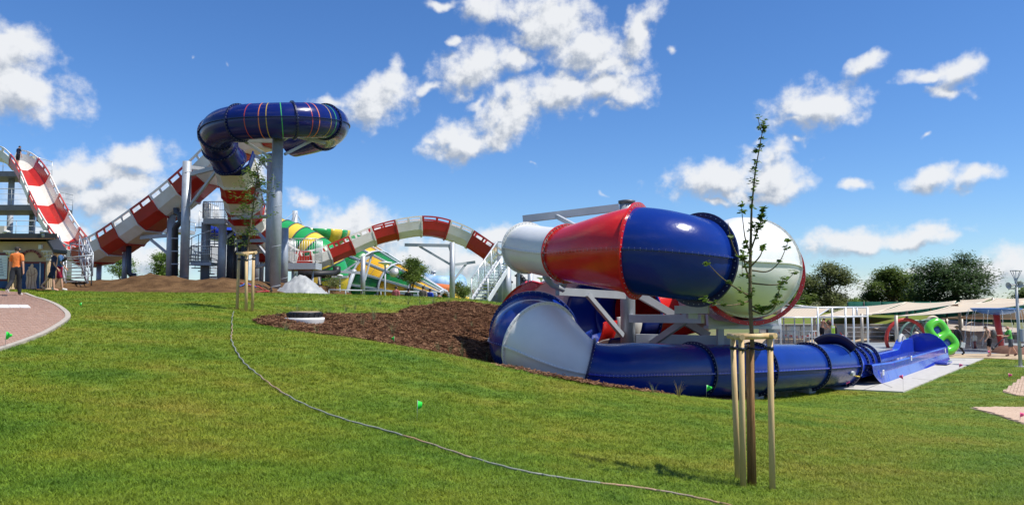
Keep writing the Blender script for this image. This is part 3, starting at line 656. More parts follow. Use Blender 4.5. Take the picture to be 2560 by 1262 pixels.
beam(slide, P(1765, 818, 24.3), P(1945, 818, 25.3), .26, .10)
for px, d in ((1800, 24.6), (1925, 25.6)):
    q = P(px, 818, d); beam(slide, q, Vector((q.x, q.y, H(q.x, q.y) - .1)), .2, .2, STP, 'support_leg')
for i in (13 * NS + 6, 15 * NS, 16 * NS, 17 * NS):
    q = cfr[i][0]; b = MB(); zz_ = max(H(q.x, q.y) - .05, -3.45); b.box((q.x, q.y, (q.z - .7 + zz_) / 2), (.5, .35, max(.15, q.z - .62 - zz_)), Matrix.Rotation(math.atan2(cfr[i][1].y, cfr[i][1].x) , 3, 'Z')); b.build('concrete_foot', CONG, slide)
# drain valve beside the mouth
b = MB(); q = P(2108, 930, 28.6); b.tube([q, q + Vector((.25, -.35, -.02))], .09, 10); b.build('drain_valve', STP, slide)
b = MB(); b.tube([q + Vector((.25, -.36, -.1)), q + Vector((.42, -.42, -.12))], .025, 8); b.build('valve_lever', LYEL, slide)
# columns carrying the upper tube beyond the stairs
for px, yt, d, r in ((1252, 640, 40, .16), (1268, 668, 38, .20), (1326, 676, 41, .15)):
    column(px, yt, 760, d, r, zb=H(*V2(P(px, 740, d))) - .1)
# ---------------------------------------------------------------- striped open slide with the blue tube turn
PROF = [(-1.5, 1.85), (-1.5, 1.70), (-1.46, 1.36), (-1.40, 1.0), (-1.33, .52), (-.82, 0), (.82, 0), (1.33, .52), (1.40, 1.0), (1.46, 1.36), (1.5, 1.70), (1.5, 1.85)]
def tr_pt(fr, s, z): p, t, sd_, u = fr; return p + sd_ * s + u * z
def trough(path, par, first=0, seclen=2.55, scale=1.0, closed_first=0):
    pts = path; fr = frames(pts); ds = [0]
    for i in range(1, len(pts)): ds.append(ds[-1] + float(np.linalg.norm(pts[i][:3] - pts[i - 1][:3])))
    ds = np.array(ds)
    def at(d):
        i = int(np.clip(np.searchsorted(ds, d) - 1, 0, len(ds) - 2)); f = (d - ds[i]) / max(1e-6, ds[i + 1] - ds[i]); a, b = fr[i], fr[i + 1]
        return tuple((a[k].lerp(b[k], f) if k == 0 else a[k].lerp(b[k], f).normalized()) for k in range(4))
    n = max(1, round(ds[-1] / seclen)); L_ = ds[-1] / n; pr = [(a * scale, b * scale) for a, b in PROF]
    for i in range(n):
        m = (TRR, TRW)[(i + first) % 2]; br = [0, .07, .18, .32, .46, .54, .68, .82, .93, 1]; b = MB()
        rows = [[tr_pt(at(L_ * (i + u)), s, z) for s, z in pr] for u in br]
        k = len(pr)
        b.v = [tuple(p) for r_ in rows for p in r_]
        for a in range(len(br) - 1):
            win = br[a] >= .07 and br[a + 1] <= .93 and not (br[a] >= .46 and br[a + 1] <= .54)
            for c in range(k - 1):
                if win and c in (1, 9): continue
                b.f.append([a * k + c, a * k + c + 1, (a + 1) * k + c + 1, (a + 1) * k + c]); b.m.append(0); b.sm.append(False)
        o = b.build('trough_section', m, par, solid=.07)
        # stiffening rib at the downstream end, standing proud below and beside the trough
        f = at(L_ * (i + .985)); lo = pr[2:-2]; rb = MB(); rows = []
        for ti in (-.05, .05):
            inner = [tr_pt(f, s, z) + f[1] * ti for s, z in lo]; outer = [tr_pt(f, s * 1.06, z - (.12 if z < .9 else .04)) + f[1] * ti for s, z in lo]
            rows += [inner, outer]
        rb.grid([rows[0], rows[1], rows[3], rows[2]], sm=False); rb.build('rib', m, o)
    return at
ss = thing('striped_water_slide', 'red and white striped open water slide with a dark blue tube turn and a hump', 'water slide', (-22, 50, .2))
PA = cat_([P(*q) for q in ((6,404,60.5),(38,414,59.8),(72,452,58.4),(112,535,56),(152,604,53.6),(190,650,51.6),(222,664,50.4))], 8)
PA2 = cat_([P(*q) for q in ((222,664,50.4),(255,656,49.6),(300,634,48.6),(380,580,47.6),(460,520,47),(530,460,46.5),(575,418,46.1))], 8)
trough(PA, ss, 1, 2.55, .66); trough(PA2, ss, 0, 1.6, .80)
PB = cat_([P(*q) for q in ((575,418,46.1),(620,385,45.6),(680,368,45),(735,356,44.4),(775,352,43.6))], 8)
trough(PB, ss, 0, 1.5, .80)
# blue tube loop
TP = [(*P(735,350,44.2), 1.0), (*P(785,338,43.2), 1.0), (*P(822,322,41.8), .98), (*P(826,308,39.8), .88), (*P(772,301,38.0), .88), (*P(690,302,37.2), .88), (*P(610,306,37.4), .88), (*P(556,318,38.4), .88), (*P(541,344,39.8), .88), (*P(556,378,41.0), .88), (*P(574,404,41.8), .88)]
tp = cat_(TP, 6); tfr = frames(tp)
loop_cuts = [0, 9, 20, 27, 37, 46, 52, 60]
for a, b_ in zip(loop_cuts[:-1], loop_cuts[1:]):
    mb = MB(); mb.grid([ring(tfr[i], tp[i][3], 40) for i in range(a, b_ + 1)], closed=True); o = mb.build('tube_section', TUB, ss)
    flange(tfr[b_], tp[b_][3] - .01, .10, .035, NAV, o, 40, bolts=36); sm_ = MB(); rows = []
    for i in range(a, b_ + 1):
        p, t, s, u = tfr[i]; rows.append([p + s * (sg * (tp[i][3] + w)) + u * h for sg, w, h in ((-1, -.01, .02), (-1, .06, .02), (-1, .06, -.02), (-1, -.01, -.02))])
    sm_.grid(rows, closed=True, sm=False); sm_.build('seam_flange', NAV, o)
STR = [mat('stripe_' + n, c, .35) for n, c in (('red', (.42, .05, .05)), ('orange', (.62, .17, .06)), ('ochre', (.40, .28, .06)), ('green', (.05, .36, .12)), ('sky', (.08, .30, .62)))]
for base, step in ((27.6, 1.75), (20.6, 1.15)):
    for k in range(5):
        i = int(base + (4 - k) * step); flange(tfr[i], tp[i][3] - .004, .008, .022, STR[k], ss, 40, name='colour_band')
# open trough falling away from the tube, valley, hump
PC = cat_([P(*q) for q in ((573,424,41.8),(586,462,43.0),(598,510,44.4),(612,562,46.4),(632,608,48.6),(668,650,50.6),(730,676,52.4),(800,668,53.6),(872,640,54.4),(955,607,55.2),(1060,588,55.8),(1140,606,56.2),(1195,636,56.2),(1260,684,56))], 8)
b = MB(); fr0 = frames(PC); rows = []
for i in range(0, 4): rows.append([tr_pt(fr0[i], s * .74, z * .8) for s, z in PROF[1:-1]])
b.grid(rows, sm=False); b.build('trough_section', TUB, ss, solid=.07)
trough(PC[3:41], ss, 1, 1.25, .72); trough(PC[40:], ss, 1, 1.75, .72)
# supports
def col2(px, yt, yb, d, r, par=ss, m=STL, z0=None):
    a = P(px, yt, d); zb = z0 if z0 is not None else min(P(px, yb, d).z, SZ(a.x, a.y) if a.x < -10.3 else H(a.x, a.y)) - .3
    c = MB(); c.tube([Vector((a.x, a.y, zb)), a], r, 20); o = c.build('support_column', m, par)
    w = MB(); t0 = 0.4
    while zb + t0 < a.z - .5 and r > .2:
        pts = [Vector((a.x + (r + .004) * math.cos(an), a.y + (r + .004) * math.sin(an), zb + t0 + .35 * an / 6.28)) for an in np.linspace(0, 6.283, 16)]; w.tube(pts, .012, 5, cap=False); t0 += 2.0
    if w.v: w.build('weld_seam', STP, o, kind='stuff')
    return o
def arm(par, a, b, w=.2, name='beam', m=STP): return beam(par, P(*a), P(*b), w, w * 1.1, m, name)
c1 = col2(695, 320, 735, 38.0, .27)
arm(c1, (688,352,38.6), (553,349,38.6), .20); arm(c1, (684,398,38.3), (608,352,38.5), .12, 'brace'); arm(c1, (708,330,38.4), (812,357,40.2), .20); arm(c1, (712,386,38.2), (778,352,39.6), .12, 'brace'); arm(c1, (706,345,38.3), (756,328,38.0), .16); arm(c1, (710,350,38.3), (735,332,38.1), .10, 'brace')
c2 = col2(677, 384, 705, 44.6, .20); arm(c2, (672,404,44.6), (632,388,44.9), .18); arm(c2, (674,428,44.6), (655,405,44.7), .1, 'brace')
arm(c2, (676,480,44.5), (572,466,43.6), .18); arm(c2, (674,518,44.5), (617,476,44.0), .1, 'brace'); arm(c2, (676,541,44.5), (580,545,45.6), .18); 
c3 = col2(468, 404, 700, 43.6, .25); arm(c3, (472,437,43.7), (568,412,42.4), .2); arm(c3, (474,418,43.8), (520,424,45.6), .18); arm(c3, (472,518,43.6), (540,428,42.8), .13, 'brace')
c4 = col2(429, 527, 700, 47.0, .24); pp = MB(); pp.tube([P(*q) for q in ((441,520,46.2),(441,533,46.2),(450,535,46.1),(452,555,46.1),(444,561,46.2),(438,572,46.4),(437,690,46.4))], .19, 12); pp.build('drain_pipe', PIP, c4)
for yy_ in (596, 628, 660): flange((P(437, yy_, 46.4), Vector((0, 0, 1)), Vector((1, 0, 0)), Vector((0, 1, 0))), .19, .03, .03, STP, c4, 16, name='pipe_clamp')
c5 = col2(313, 618, 702, 48.6, .16); pp = MB(); pp.tube([P(*q) for q in ((322,612,48),(322,680,48),(328,688,48),(335,686,48),(335,700,48))], .16, 12); pp.build('drain_pipe', PIP, c5)
arm(c4, (424,588,47), (352,594,47.4), .2); arm(c4, (422,636,47), (376,598,47.3), .13, 'brace')
col2(248, 660, 700, 50, .16); col2(173, 556, 640, 62, .30)
c6 = col2(712, 570, 705, 44, .22); c7 = col2(557, 562, 705, 47, .24); col2(640, 600, 708, 49.5, .22); col2(655, 605, 708, 51, .15)
for px, yt, d, r in ((577, 578, 48, .22), (602, 582, 49, .2), (614, 586, 47.5, .21), (588, 590, 50, .14)):
    a = P(px, yt, d); c = MB(); c.tube([Vector((a.x, a.y, .1)), a], r, 16); o = c.build('water_pipe', PIP, ss); flange((a, Vector((0, 0, 1)), Vector((1, 0, 0)), Vector((0, 1, 0))), r, .05, .05, BLK, o, 18)
arm(c6, (700,600,46), (590,603,48), .18); arm(c6, (668,640,47), (640,606,49), .13, 'brace'); arm(c7, (557,600,47), (600,570,48), .13, 'brace'); arm(c2, (672,610,45), (625,560,46.5), .13, 'brace'); arm(c2, (672,660,45), (640,668,49), .16)
c8 = col2(908, 640, 742, 54.0, .17); arm(c8, (906,682,54), (850,679,53.6), .17); arm(c8, (904,648,54), (858,679,53.7), .1, 'brace'); arm(c8, (910,650,54), (932,634,54.8), .16); arm(c8, (912,700,54), (928,640,54.6), .1, 'brace')
c9 = col2(1131, 606, 750, 55.0, .20); arm(c9, (1130,614,55), (1012,612,55.2), .2); arm(c9, (1126,661,55), (1049,616,55.2), .14, 'brace'); arm(c9, (1134,662,55), (1187,655,55.8), .18); arm(c9, (1135,700,55), (1165,660,55.5), .12, 'brace'); arm(c9, (1128,634,55), (1122,616,55), .1, 'brace')
# pipes at the foot of the hump
pp = MB(); pp.tube([P(*q) for q in ((744,686,51.6),(800,686,52.2),(836,684,52.6),(842,678,52.7),(842,668,52.8))], .28, 12); pp.build('water_pipe', BLK, ss)
pp = MB()
for px in (780, 795): pp.tube([P(px, 692, 52), P(px, 712, 52), P(px + 6, 716, 52)], .24, 10)
pp.build('pump_pipe', BLK, ss)
pp = MB(); q = P(788, 701, 51.6); pp.box(q, (.28, .1, .42)); pp.build('warning_plate', LYEL, ss)
# ---------------------------------------------------------------- rails, stairs, tower
def railing(par, pts, h=1.1, post=1.2, bars=3, r=.025, m=ALU, vert=0, name='railing'):
    b = MB(); pts = [Vector(p) for p in pts]
    for a, c in zip(pts[:-1], pts[1:]):
        n = max(1, round((c - a).length / post)); up = Vector((0, 0, h))
        b.tube([a + up, c + up], r * 1.2, 7)
        for k in range(1, bars): b.tube([a + up * (k / bars), c + up * (k / bars)], r * .7, 6)
        for k in range(n + 1): q = a.lerp(c, k / n); b.tube([q, q + up], r, 6)
        if vert:
            nv = int((c - a).length / vert); b.tube([a + up * .08, c + up * .08], r * .7, 6)
            for k in range(nv): q = a.lerp(c, (k + .5) / nv); b.tube([q + up * .08, q + up], r * .45, 5)
    return b.build(name, m, par)
# spiral stair
sp = P(512, 700, 48.0); spz = SZ(sp.x, sp.y) - .1; ztop = P(512, 556, 48).z
st = thing('spiral_staircase', 'grey steel spiral staircase with railed platform round a thick column', 'staircase', (sp.x, sp.y, spz))
c = MB(); c.tube([Vector((sp.x, sp.y, spz)), Vector((sp.x, sp.y, ztop))], .28, 24); c.build('centre_column', STL, st)
NSTEP = 20; a0 = R(20)
rail_pts = []
for i in range(NSTEP):
    a = a0 + i * R(25); z = spz + .25 + (ztop - spz - .3) * i / NSTEP; b = MB(); q = []
    for rr, da in ((.26, -.05), (1.1, -.26), (1.1, .26), (.26, .05)): q.append(Vector((sp.x + rr * math.cos(a + da), sp.y + rr * math.sin(a + da), z)))
    b.add(q + [v - Vector((0, 0, .06)) for v in q], [(0, 1, 2, 3), (7, 6, 5, 4), (0, 4, 5, 1), (1, 5, 6, 2), (2, 6, 7, 3), (3, 7, 4, 0)]); b.build('step', STP, st)
    rail_pts.append(Vector((sp.x + 1.1 * math.cos(a), sp.y + 1.1 * math.sin(a), z)))
railing(st, rail_pts, 1.05, .5, 2, .022)
def deck(par, px0, px1, py, d, depth, th=.3, m=DST, rail=1.1, vert=.13, name='platform', sides=True, rm=ALU):
    a, b_ = P(px0, py, d), P(px1, py, d); b = MB(); b.box(((a.x + b_.x) / 2, d + depth / 2, a.z - th / 2), (b_.x - a.x, depth, th)); o = b.build(name, m, par)
    if rail: railing(o, [(a.x, d + depth, a.z), (a.x, d, a.z), (b_.x, d, a.z)] + ([(b_.x, d + depth, a.z)] if sides else []), rail, 1.4, 3 if not vert else 2, .025, rm, vert)
    return o
deck(st, 508, 562, 546, 47.2, 2.4, .34, STP, 1.05, .12)
deck(st, 476, 528, 655, 47.0, 1.2, .2, STP, 1.0, .12)
b = MB(); b.box(P(519, 527, 48.3), (.55, .3, .95)); b.build('panel', ALU, st)
deck(st, 402, 458, 572, 52, 2, .25, STP, .6, 0); deck(st, 522, 566, 690, 52, 2, .25, STP, .55, 0)
# blue tube passing behind the spiral stair
bt = MB(); bt.tube([P(*q) for q in ((522,575,57),(548,577,57),(572,582,58),(590,600,60))], .75, 20); o = bt.build('blue_tube_slide', RUN, None); o['label'] = 'short stretch of bright blue tube slide behind the spiral staircase'; o['category'] = 'water slide'
# small boarding platform beside the tall column
pf = thing('boarding_platform', 'small railed grey platform in front of the valley of the striped slide', 'platform', P(750, 690, 49))
deck(pf, 720, 789, 657, 48.6, 1.6, .4, STP, 1.55, .16)
for px in (732, 782): c = MB(); q = P(px, 664, 49.3); c.tube([q, Vector((q.x, q.y, -.6))], .07, 8); c.build('leg', STP, pf)
# galvanised stairs on the left
gs = thing('steel_stairs', 'galvanised scaffold stair flight beside the ticket building', 'staircase', P(190, 712, 36))
q0, q1 = P(192, 712, 34.5), P(172, 640, 37.5)
for k in range(9):
    a = q0.lerp(q1, k / 9); b = MB(); b.box((a.x, a.y, a.z), (1.0, .26, .04)); b.build('step', STP, gs)
for dx in (-.5, .5):
    o_ = Vector((dx, 0, 0)); beam(gs, q0 + o_, q1 + o_, .06, .22, STL, 'stringer')
    railing(gs, [q0 + o_, q1 + o_], 1.0, 1.2, 2, .028, STL)
railing(gs, [P(156, 722, 33.6), P(228, 714, 33.6)], 1.35, 1.1, 3, .03, STL); railing(gs, [P(228, 714, 33.6), P(205, 690, 37)], 1.35, 1.2, 3, .03, STL)
railing(gs, [P(176, 640, 37.6), P(214, 644, 37.6)], .6, .7, 2, .028, STL); railing(gs, [P(214, 644, 37.6), P(231, 690, 34.5)], 1.0, 1.0, 2, .03, STL)
# white stairs behind the hump
ws = thing('white_stairs', 'white metal staircase with glass side panels beside the end of the striped hump', 'staircase', P(1200, 752, 36.5))
s0, s1 = P(1199, 752, 35.6), P(1262, 655, 38.6); N_ = 13; sdv = Vector(((s1 - s0).y, -(s1 - s0).x, 0)).normalized() * .42
GLASS = mat('clear_glass', (.9, .95, .97), .03, trans=1.0, alpha=.35)
for k in range(N_):
    a = s0.lerp(s1, (k + .5) / N_); b = MB(); q = [a + sdv, a - sdv]; f = (s1 - s0); f.z = 0; f = f.normalized() * .15
    b.add([q[0] - f, q[1] - f, q[1] + f, q[0] + f] + [v - Vector((0, 0, .05)) for v in (q[0] - f, q[1] - f, q[1] + f, q[0] + f)], [(0, 1, 2, 3), (7, 6, 5, 4), (0, 4, 5, 1), (1, 5, 6, 2), (2, 6, 7, 3), (3, 7, 4, 0)]); b.build('step', STP, ws)
for sg in (-1, 1):
    a, c = s0 + sdv * sg, s1 + sdv * sg; beam(ws, a, c, .06, .24, ALU, 'stringer')
    railing(ws, [a, c], 1.05, 1.0, 1, .03, ALU)
    g_ = MB(); u1, u2 = Vector((0, 0, .15)), Vector((0, 0, 1.0)); g_.add([a + u1, c + u1, c + u2, a + u2], [(0, 1, 2, 3)]); g_.build('glass_panel', GLASS, ws, solid=.01)
railing(ws, [s1 + sdv, s1 + sdv + Vector((1.2, .8, 0))], 1.05, .5, 1, .03, ALU); railing(ws, [s1 - sdv, s1 - sdv + Vector((1.2, .8, 0))], 1.05, .5, 1, .03, ALU)
b = MB(); q = s1 + Vector((.7, .6, -.06)); b.box(q, (1.6, 1.2, .1)); b.build('landing', STP, ws)
b = MB(); b.tube([q, Vector((q.x, q.y, -.6))], .08, 10); b.build('leg', STP, ws)
# pump house bits behind the horn of the tube slide
ph = thing('pump_station', 'black pump pipework on a low concrete plinth behind the white stairs', 'pump', P(1290, 752, 41))
b = MB(); b.box(P(1284, 746, 41.5), (2.9, 2.4, .62)); b.build('plinth', CONG, ph)
for k in range(6):
    b = MB(); q = P(1252, 748 - 3 * k, 40.25); b.box(q, (.55, .06, .05)); b.build('louvre', STP, ph)
for px, yt in ((1259, 690), (1272, 700), (1297, 684), (1303, 690)):
    b = MB(); b.tube([P(px, 735, 41.5), P(px, yt, 41.5)], .15, 12); o = b.build('pipe', BLK, ph); flange((P(px, yt + 5, 41.5), Vector((0, 0, 1)), Vector((1, 0, 0)), Vector((0, 1, 0))), .15, .08, .05, BLK, o, 16)
b = MB(); b.tube([P(1319, 740, 41), P(1319, 712, 41), P(1316, 705, 41), P(1309, 702, 41)], .15, 12); b.build('pipe', BLK, ph)
# ---------------------------------------------------------------- start tower on the far left
tw = thing('start_tower', 'dark steel start tower with railed decks at the top of the striped slide', 'tower', P(20, 700, 66))
TD = [(-140, 44, 428, 66, 3.5), (-140, 112, 512, 63, 4), (-140, 84, 592, 63, 4)]
for a, b_, y, d, dp in TD: deck(tw, a, b_, y, d, dp, .45, DST, 1.35, 0, 'deck', True, STP)
for px, d in ((-60, 64), (-20, 68), (82, 67), (30, 68)):
    a = P(px, 430 if px < 40 else 520, d); c = MB(); c.tube([Vector((a.x, a.y, -.2)), a], .25, 14); c.build('column', STP, tw)
deck(tw, 66, 95, 430, 66, 2.0, .2, STP, 1.25, 0, 'deck')
b = MB(); b.box(P(74, 398, 66), (.75, .4, .5)); o = b.build('control_box', mat('cream_box', (.5, .42, .28), .6), tw)
b = MB(); b.tube([P(78, 404, 66.2), P(78, 430, 66.2)], .1, 8); b.build('box_post', STP, tw)
b = MB(); b.lathe(P(17, 581, 62.8), [(.001, .2), (.2, .15), (.3, 0), (.001, 0)], 14); b.build('lamp', ALU, tw)
b = MB(); b.box(P(5, 580, 62.8), (.55, .3, 1.0)); b.build('cabinet', mat('pale_box', (.6, .56, .5), .6), tw)
# ---------------------------------------------------------------- ticket building
OCH = mat('ochre_render', (.47, .33, .19), .9, col2=(.54, .39, .24), vscale=2.0, bump=.1, bscale=60)
MAR = mat('maroon_paint', (.16, .028, .03), .7); MBL = mat('mural_blue', (.018, .055, .16), .7, var=.25, vscale=3); PLA = mat('robe_plaster', (.55, .35, .25), .8, col2=(.66, .46, .35), vscale=4)
STN = mat('column_stone', (.55, .40, .24), .85, var=.1, vscale=6); CAPM = mat('capital_stone', (.60, .55, .46), .85, var=.12, vscale=8)
TIM = mat('soffit_timber', (.20, .095, .04), .6, col2=(.30, .16, .07), vscale=6, aniso=(1, .1, 1)); BIT = mat('black_roof_edge', (.03, .032, .035), .6)
BD = 33.0; zb = H(-20, 32) - .1; zt = P(60, 604, BD).z; xr = P(151, 700, BD).x; xl = -34
bd = thing('ticket_building', 'flat-roofed ochre building with painted panels and stone columns on the left', 'building', ((xl + xr) / 2, BD + 4, zb))
def prism(fp, z0, z1):
    b = MB(); n_ = len(fp); b.add([(x, y, z0) for x, y in fp] + [(x, y, z1) for x, y in fp], [list(range(n_))[::-1], list(range(n_, 2 * n_))] + [[i, (i + 1) % n_, (i + 1) % n_ + n_, i + n_] for i in range(n_)]); return b
bk = 41.0; wall = prism([(xl, BD), (xr, BD), (P(138, 700, bk).x, bk), (xl - 6, bk)], zb, zt).build('wall', OCH, bd)
rx = P(166, 620, BD - .9).x
rx = P(142, 600, BD - .5).x; roof = prism([(xl, BD - .5), (rx, BD - .5), (P(146, 700, bk).x, bk), (xl - 6, bk)], zt + .11, zt + .29).build('roof', BIT, bd)
n = 2
for k in range(n):
    y = BD - .48 + k * .03; b = MB(); b.box(((xl + rx) / 2, y, zt + .085), (rx - xl - .05, .27, .035)); b.build('soffit_board', TIM, roof)
b = MB(); b.box(((xl + rx) / 2, BD - .54, zt + .18), (rx - xl + .04, .05, .26)); b.build('fascia', BIT, roof)
e0_, e1_, e2_, e3_ = P(116, 604, BD - .1), P(143, 600, BD - .2), P(168, 637, BD - 2.6), P(134, 633, BD - 2.2)   # drooping eave with timber soffit
for k in range(9):
    f0, f1 = k / 9, (k + .93) / 9; b = MB(); b.add([e0_.lerp(e1_, f0), e0_.lerp(e1_, f1), e3_.lerp(e2_, f1), e3_.lerp(e2_, f0)], [(0, 1, 2, 3)]); b.build('soffit_board', TIM, roof, solid=.03)
b = MB(); dz = Vector((0, 0, .05)); b.add([q + dz for q in (e0_, e1_, e2_, e3_)] + [q + dz * 3.2 for q in (e0_, e1_, e2_, e3_)], [(0, 1, 2, 3), (7, 6, 5, 4), (0, 4, 5, 1), (1, 5, 6, 2), (2, 6, 7, 3), (3, 7, 4, 0)]); b.build('eave', BIT, roof)
b = MB(); b.tube([P(164, 640, 31.7), P(164, 648, 31.7), P(156, 652, 31.8), P(148, 656, 32.3)], .06, 8); b.build('downpipe', BLK, bd)
def wp(px, py, out=.0): q = P(px, py, BD - out); return q
def panel(px0, py0, px1, py1, out, m, name, th=.03, par=None):
    a, c = wp(px0, py0, out), wp(px1, py1, out); b = MB(); b.box(((a.x + c.x) / 2, BD - out + th / 2, (a.z + c.z) / 2), (abs(c.x - a.x), th, abs(a.z - c.z))); return b.build(name, m, par or bd)
pn = panel(48, 654, 112, 724, .03, MAR, 'mural_frame'); panel(52, 659, 108, 722, .05, MBL, 'mural_field', par=pn)
# robed figure in low relief
fig = [(66,722),(64,708),(66,696),(65,684),(68,676),(72,671),(70,668),(75,666),(78,660),(82,659),(84,664),(83,668),(89,670),(93,676),(94,684),(92,694),(90,704),(91,714),(92,722)]
b = MB(); f0 = [wp(x, y, .065) for x, y in fig]; f1 = [wp(x, y, .045) for x, y in fig]; nF = len(fig)
b.add(f0 + f1, [list(range(nF))] + [[i, i + nF, (i + 1) % nF + nF, (i + 1) % nF] for i in range(nF)]); ro = b.build('robed_figure', PLA, pn)
b = MB()
for pts in (((70,678),(72,700),(69,720)), ((77,672),(79,698),(76,721)), ((86,674),(85,700),(88,720)), ((68,686),(78,690),(90,682))):
    b.tube([wp(x, y, .068) for x, y in pts], .012, 5)
b.build('robe_fold', mat('fold_brown', (.36, .21, .14), .8), ro)
b = MB(); b.tube([wp(101, 656, .07), wp(100, 722, .07)], .03, 8); b.build('pipe', ALU, bd)
for px, w in ((30, 9), (122, 8)):
    a = wp(px, 722, .2); c = MB(); zc = wp(px, 652, .2).z; r_ = w / F * BD
    c.lathe((a.x, a.y, zb), [(r_ * 1.35, 0), (r_ * 1.35, .10), (r_ * 1.1, .16), (r_, .22), (r_ * .9, zc - zb)], 20); co = c.build('column', STN, bd)
    c = MB()
    for k in range(12):
        an = k * math.pi / 6; c.tube([Vector((a.x + r_ * 1.0 * math.cos(an), a.y + r_ * math.sin(an), zb + .24)), Vector((a.x + r_ * .9 * math.cos(an), a.y + r_ * .9 * math.sin(an), zc))], .014, 5)
    c.build('fluting', STN, co)
    c = MB(); zt2 = wp(px, 626, .2).z; hh = zt2 - zc
    c.lathe((a.x, a.y, zc), [(r_ * 1.05, 0), (r_ * 1.1, .03), (r_ * .95, .06), (r_ * 1.1, hh * .5), (r_ * 1.5, hh * .82)], 16)
    c.box((a.x, a.y, zc + hh * .9), (r_ * 3.4, r_ * 3.4, hh * .16))
    for k in range(8):
        an = k * math.pi / 4; u = Vector((math.cos(an), math.sin(an), 0)); c.ball(Vector((a.x, a.y, zc + hh * .42)) + u * r_ * 1.2, .05, 6); c.ball(Vector((a.x, a.y, zc + hh * .74)) + u * r_ * 1.5, .055, 6)
    c.build('capital', CAPM, co)
# brick arch over the mural
for k in range(13):
    an0, an1 = R(8 + k * 12.6), R(8 + (k + .86) * 12.6); b = MB(); q = []
    for out in (.06, .0):
        for an, rr in ((an0, 20), (an1, 20), (an1, 27), (an0, 27)): q.append(wp(77 + rr * math.cos(an), 647 - rr * .86 * math.sin(an), out))
    b.add(q, [(3, 2, 1, 0), (0, 1, 5, 4), (1, 2, 6, 5), (2, 3, 7, 6), (3, 0, 4, 7)]); b.build('arch_brick', (MAR, mat('dull_pink_brick', (.30, .12, .10), .85))[k % 2], wall)
panel(-40, 632, 24, 722, .03, MBL, 'painted_panel')
nb = panel(-40, 633, 22, 702, .05, MAR, 'board_frame'); bo = panel(-40, 638, 17, 697, .07, mat('board_white', (.68, .72, .78), .5), 'board', par=nb)
b = MB()
for k in range(7): 
    y = 648 + k * 6.5; a, c = wp(-6, y, .075), wp(4 + (k * 37 % 9), y, .075); b.box(((a.x + c.x) / 2, BD - .075, a.z), (c.x - a.x, .006, .035))
    a, c = wp(-40, y + 3, .075), wp(16, y + 3, .075); b.box(((a.x + c.x) / 2, BD - .075, a.z), (c.x - a.x, .006, .01))
b.build('print_line', mat('board_ink', (.22, .25, .3), .6), bo)
panel(96, 612, 103, 622, .14, mat('box_white', (.75, .75, .73), .5), 'wall_lamp', .12)
b = MB(); b.tube([wp(110, 594, .5), wp(110, 580, .5)], .10, 10); b.tube([wp(110, 583, .5), wp(110, 577, .5)], .16, 10); b.build('roof_vent', STL, roof)
# ---------------------------------------------------------------- green and yellow funnel slide
FD = 74.0
fn = thing('funnel_slide', 'huge green and yellow panelled funnel lying behind the striped hump', 'water slide', P(960, 745, FD) + Vector((0, 0, -1)))
ap, bc = P(1112, 748, FD - 4), P(888, 702, FD + 3); ax = (bc - ap).normalized(); LF = (bc - ap).length
fr_s = ax.cross(Vector((0, 0, 1))).normalized(); fr_u = fr_s.cross(ax)
def fpt(l, a, dr=0): r_ = .6 + (l / LF) * 3.5 + dr; return ap + ax * l + (fr_s * math.cos(a) + fr_u * math.sin(a)) * r_
NA, NL = 16, 4
for i in range(NL):
    for k in range(NA):
        l0, l1 = LF * (.02 + .98 * i / NL), LF * (.02 + .98 * (i + 1) / NL); q = []
        for l in np.linspace(l0 + .04, l1 - .04, 4): q.append([fpt(l, R((k + f) * 360 / NA)) for f in (.02, .27, .5, .75, .98)])
        b = MB(); b.grid(q, sm=True); b.build('funnel_panel', (GRN, YEL)[(i // 1 + (k + 1) // 2) % 2], fn, solid=.08)
for k in range(NA):
    b = MB(); b.bar(fpt(0, R(k * 360 / NA), .08), fpt(LF, R(k * 360 / NA), .10), .16, .2); b.build('rib', ALU, fn)
for i in range(NL + 1):
    l = LF * (.02 + .98 * i / NL); b = MB(); b.tube([fpt(l, R(a), .16) for a in range(0, 361, 12)], .10, 8); b.build('ring_beam', STP, fn)
for i in range(NL * 3):                      # panel joints
    l = LF * (.06 + .94 * i / NL / 3); b = MB(); b.tube([fpt(l, R(a), .045) for a in range(0, 361, 10)], .02, 4); b.build('panel_joint', DST, fn)
b = MB(); b.grid([[fpt(LF, R(a), dr) + ax * dx for a in range(0, 361, 10)] for dr, dx in ((0, 0), (.5, .5), (.3, 1.1), (-.3, 1.2))]); b.build('rim', [GRN], fn, solid=.1)
for px, py in ((860, 705), (930, 730), (1010, 738)):
    q = P(px, py, FD - 2); b = MB(); b.tube([Vector((q.x - .8, q.y, -2.5)), q + Vector((1.0, 0, 1.2))], .2, 10); b.build('strut', STP, fn)
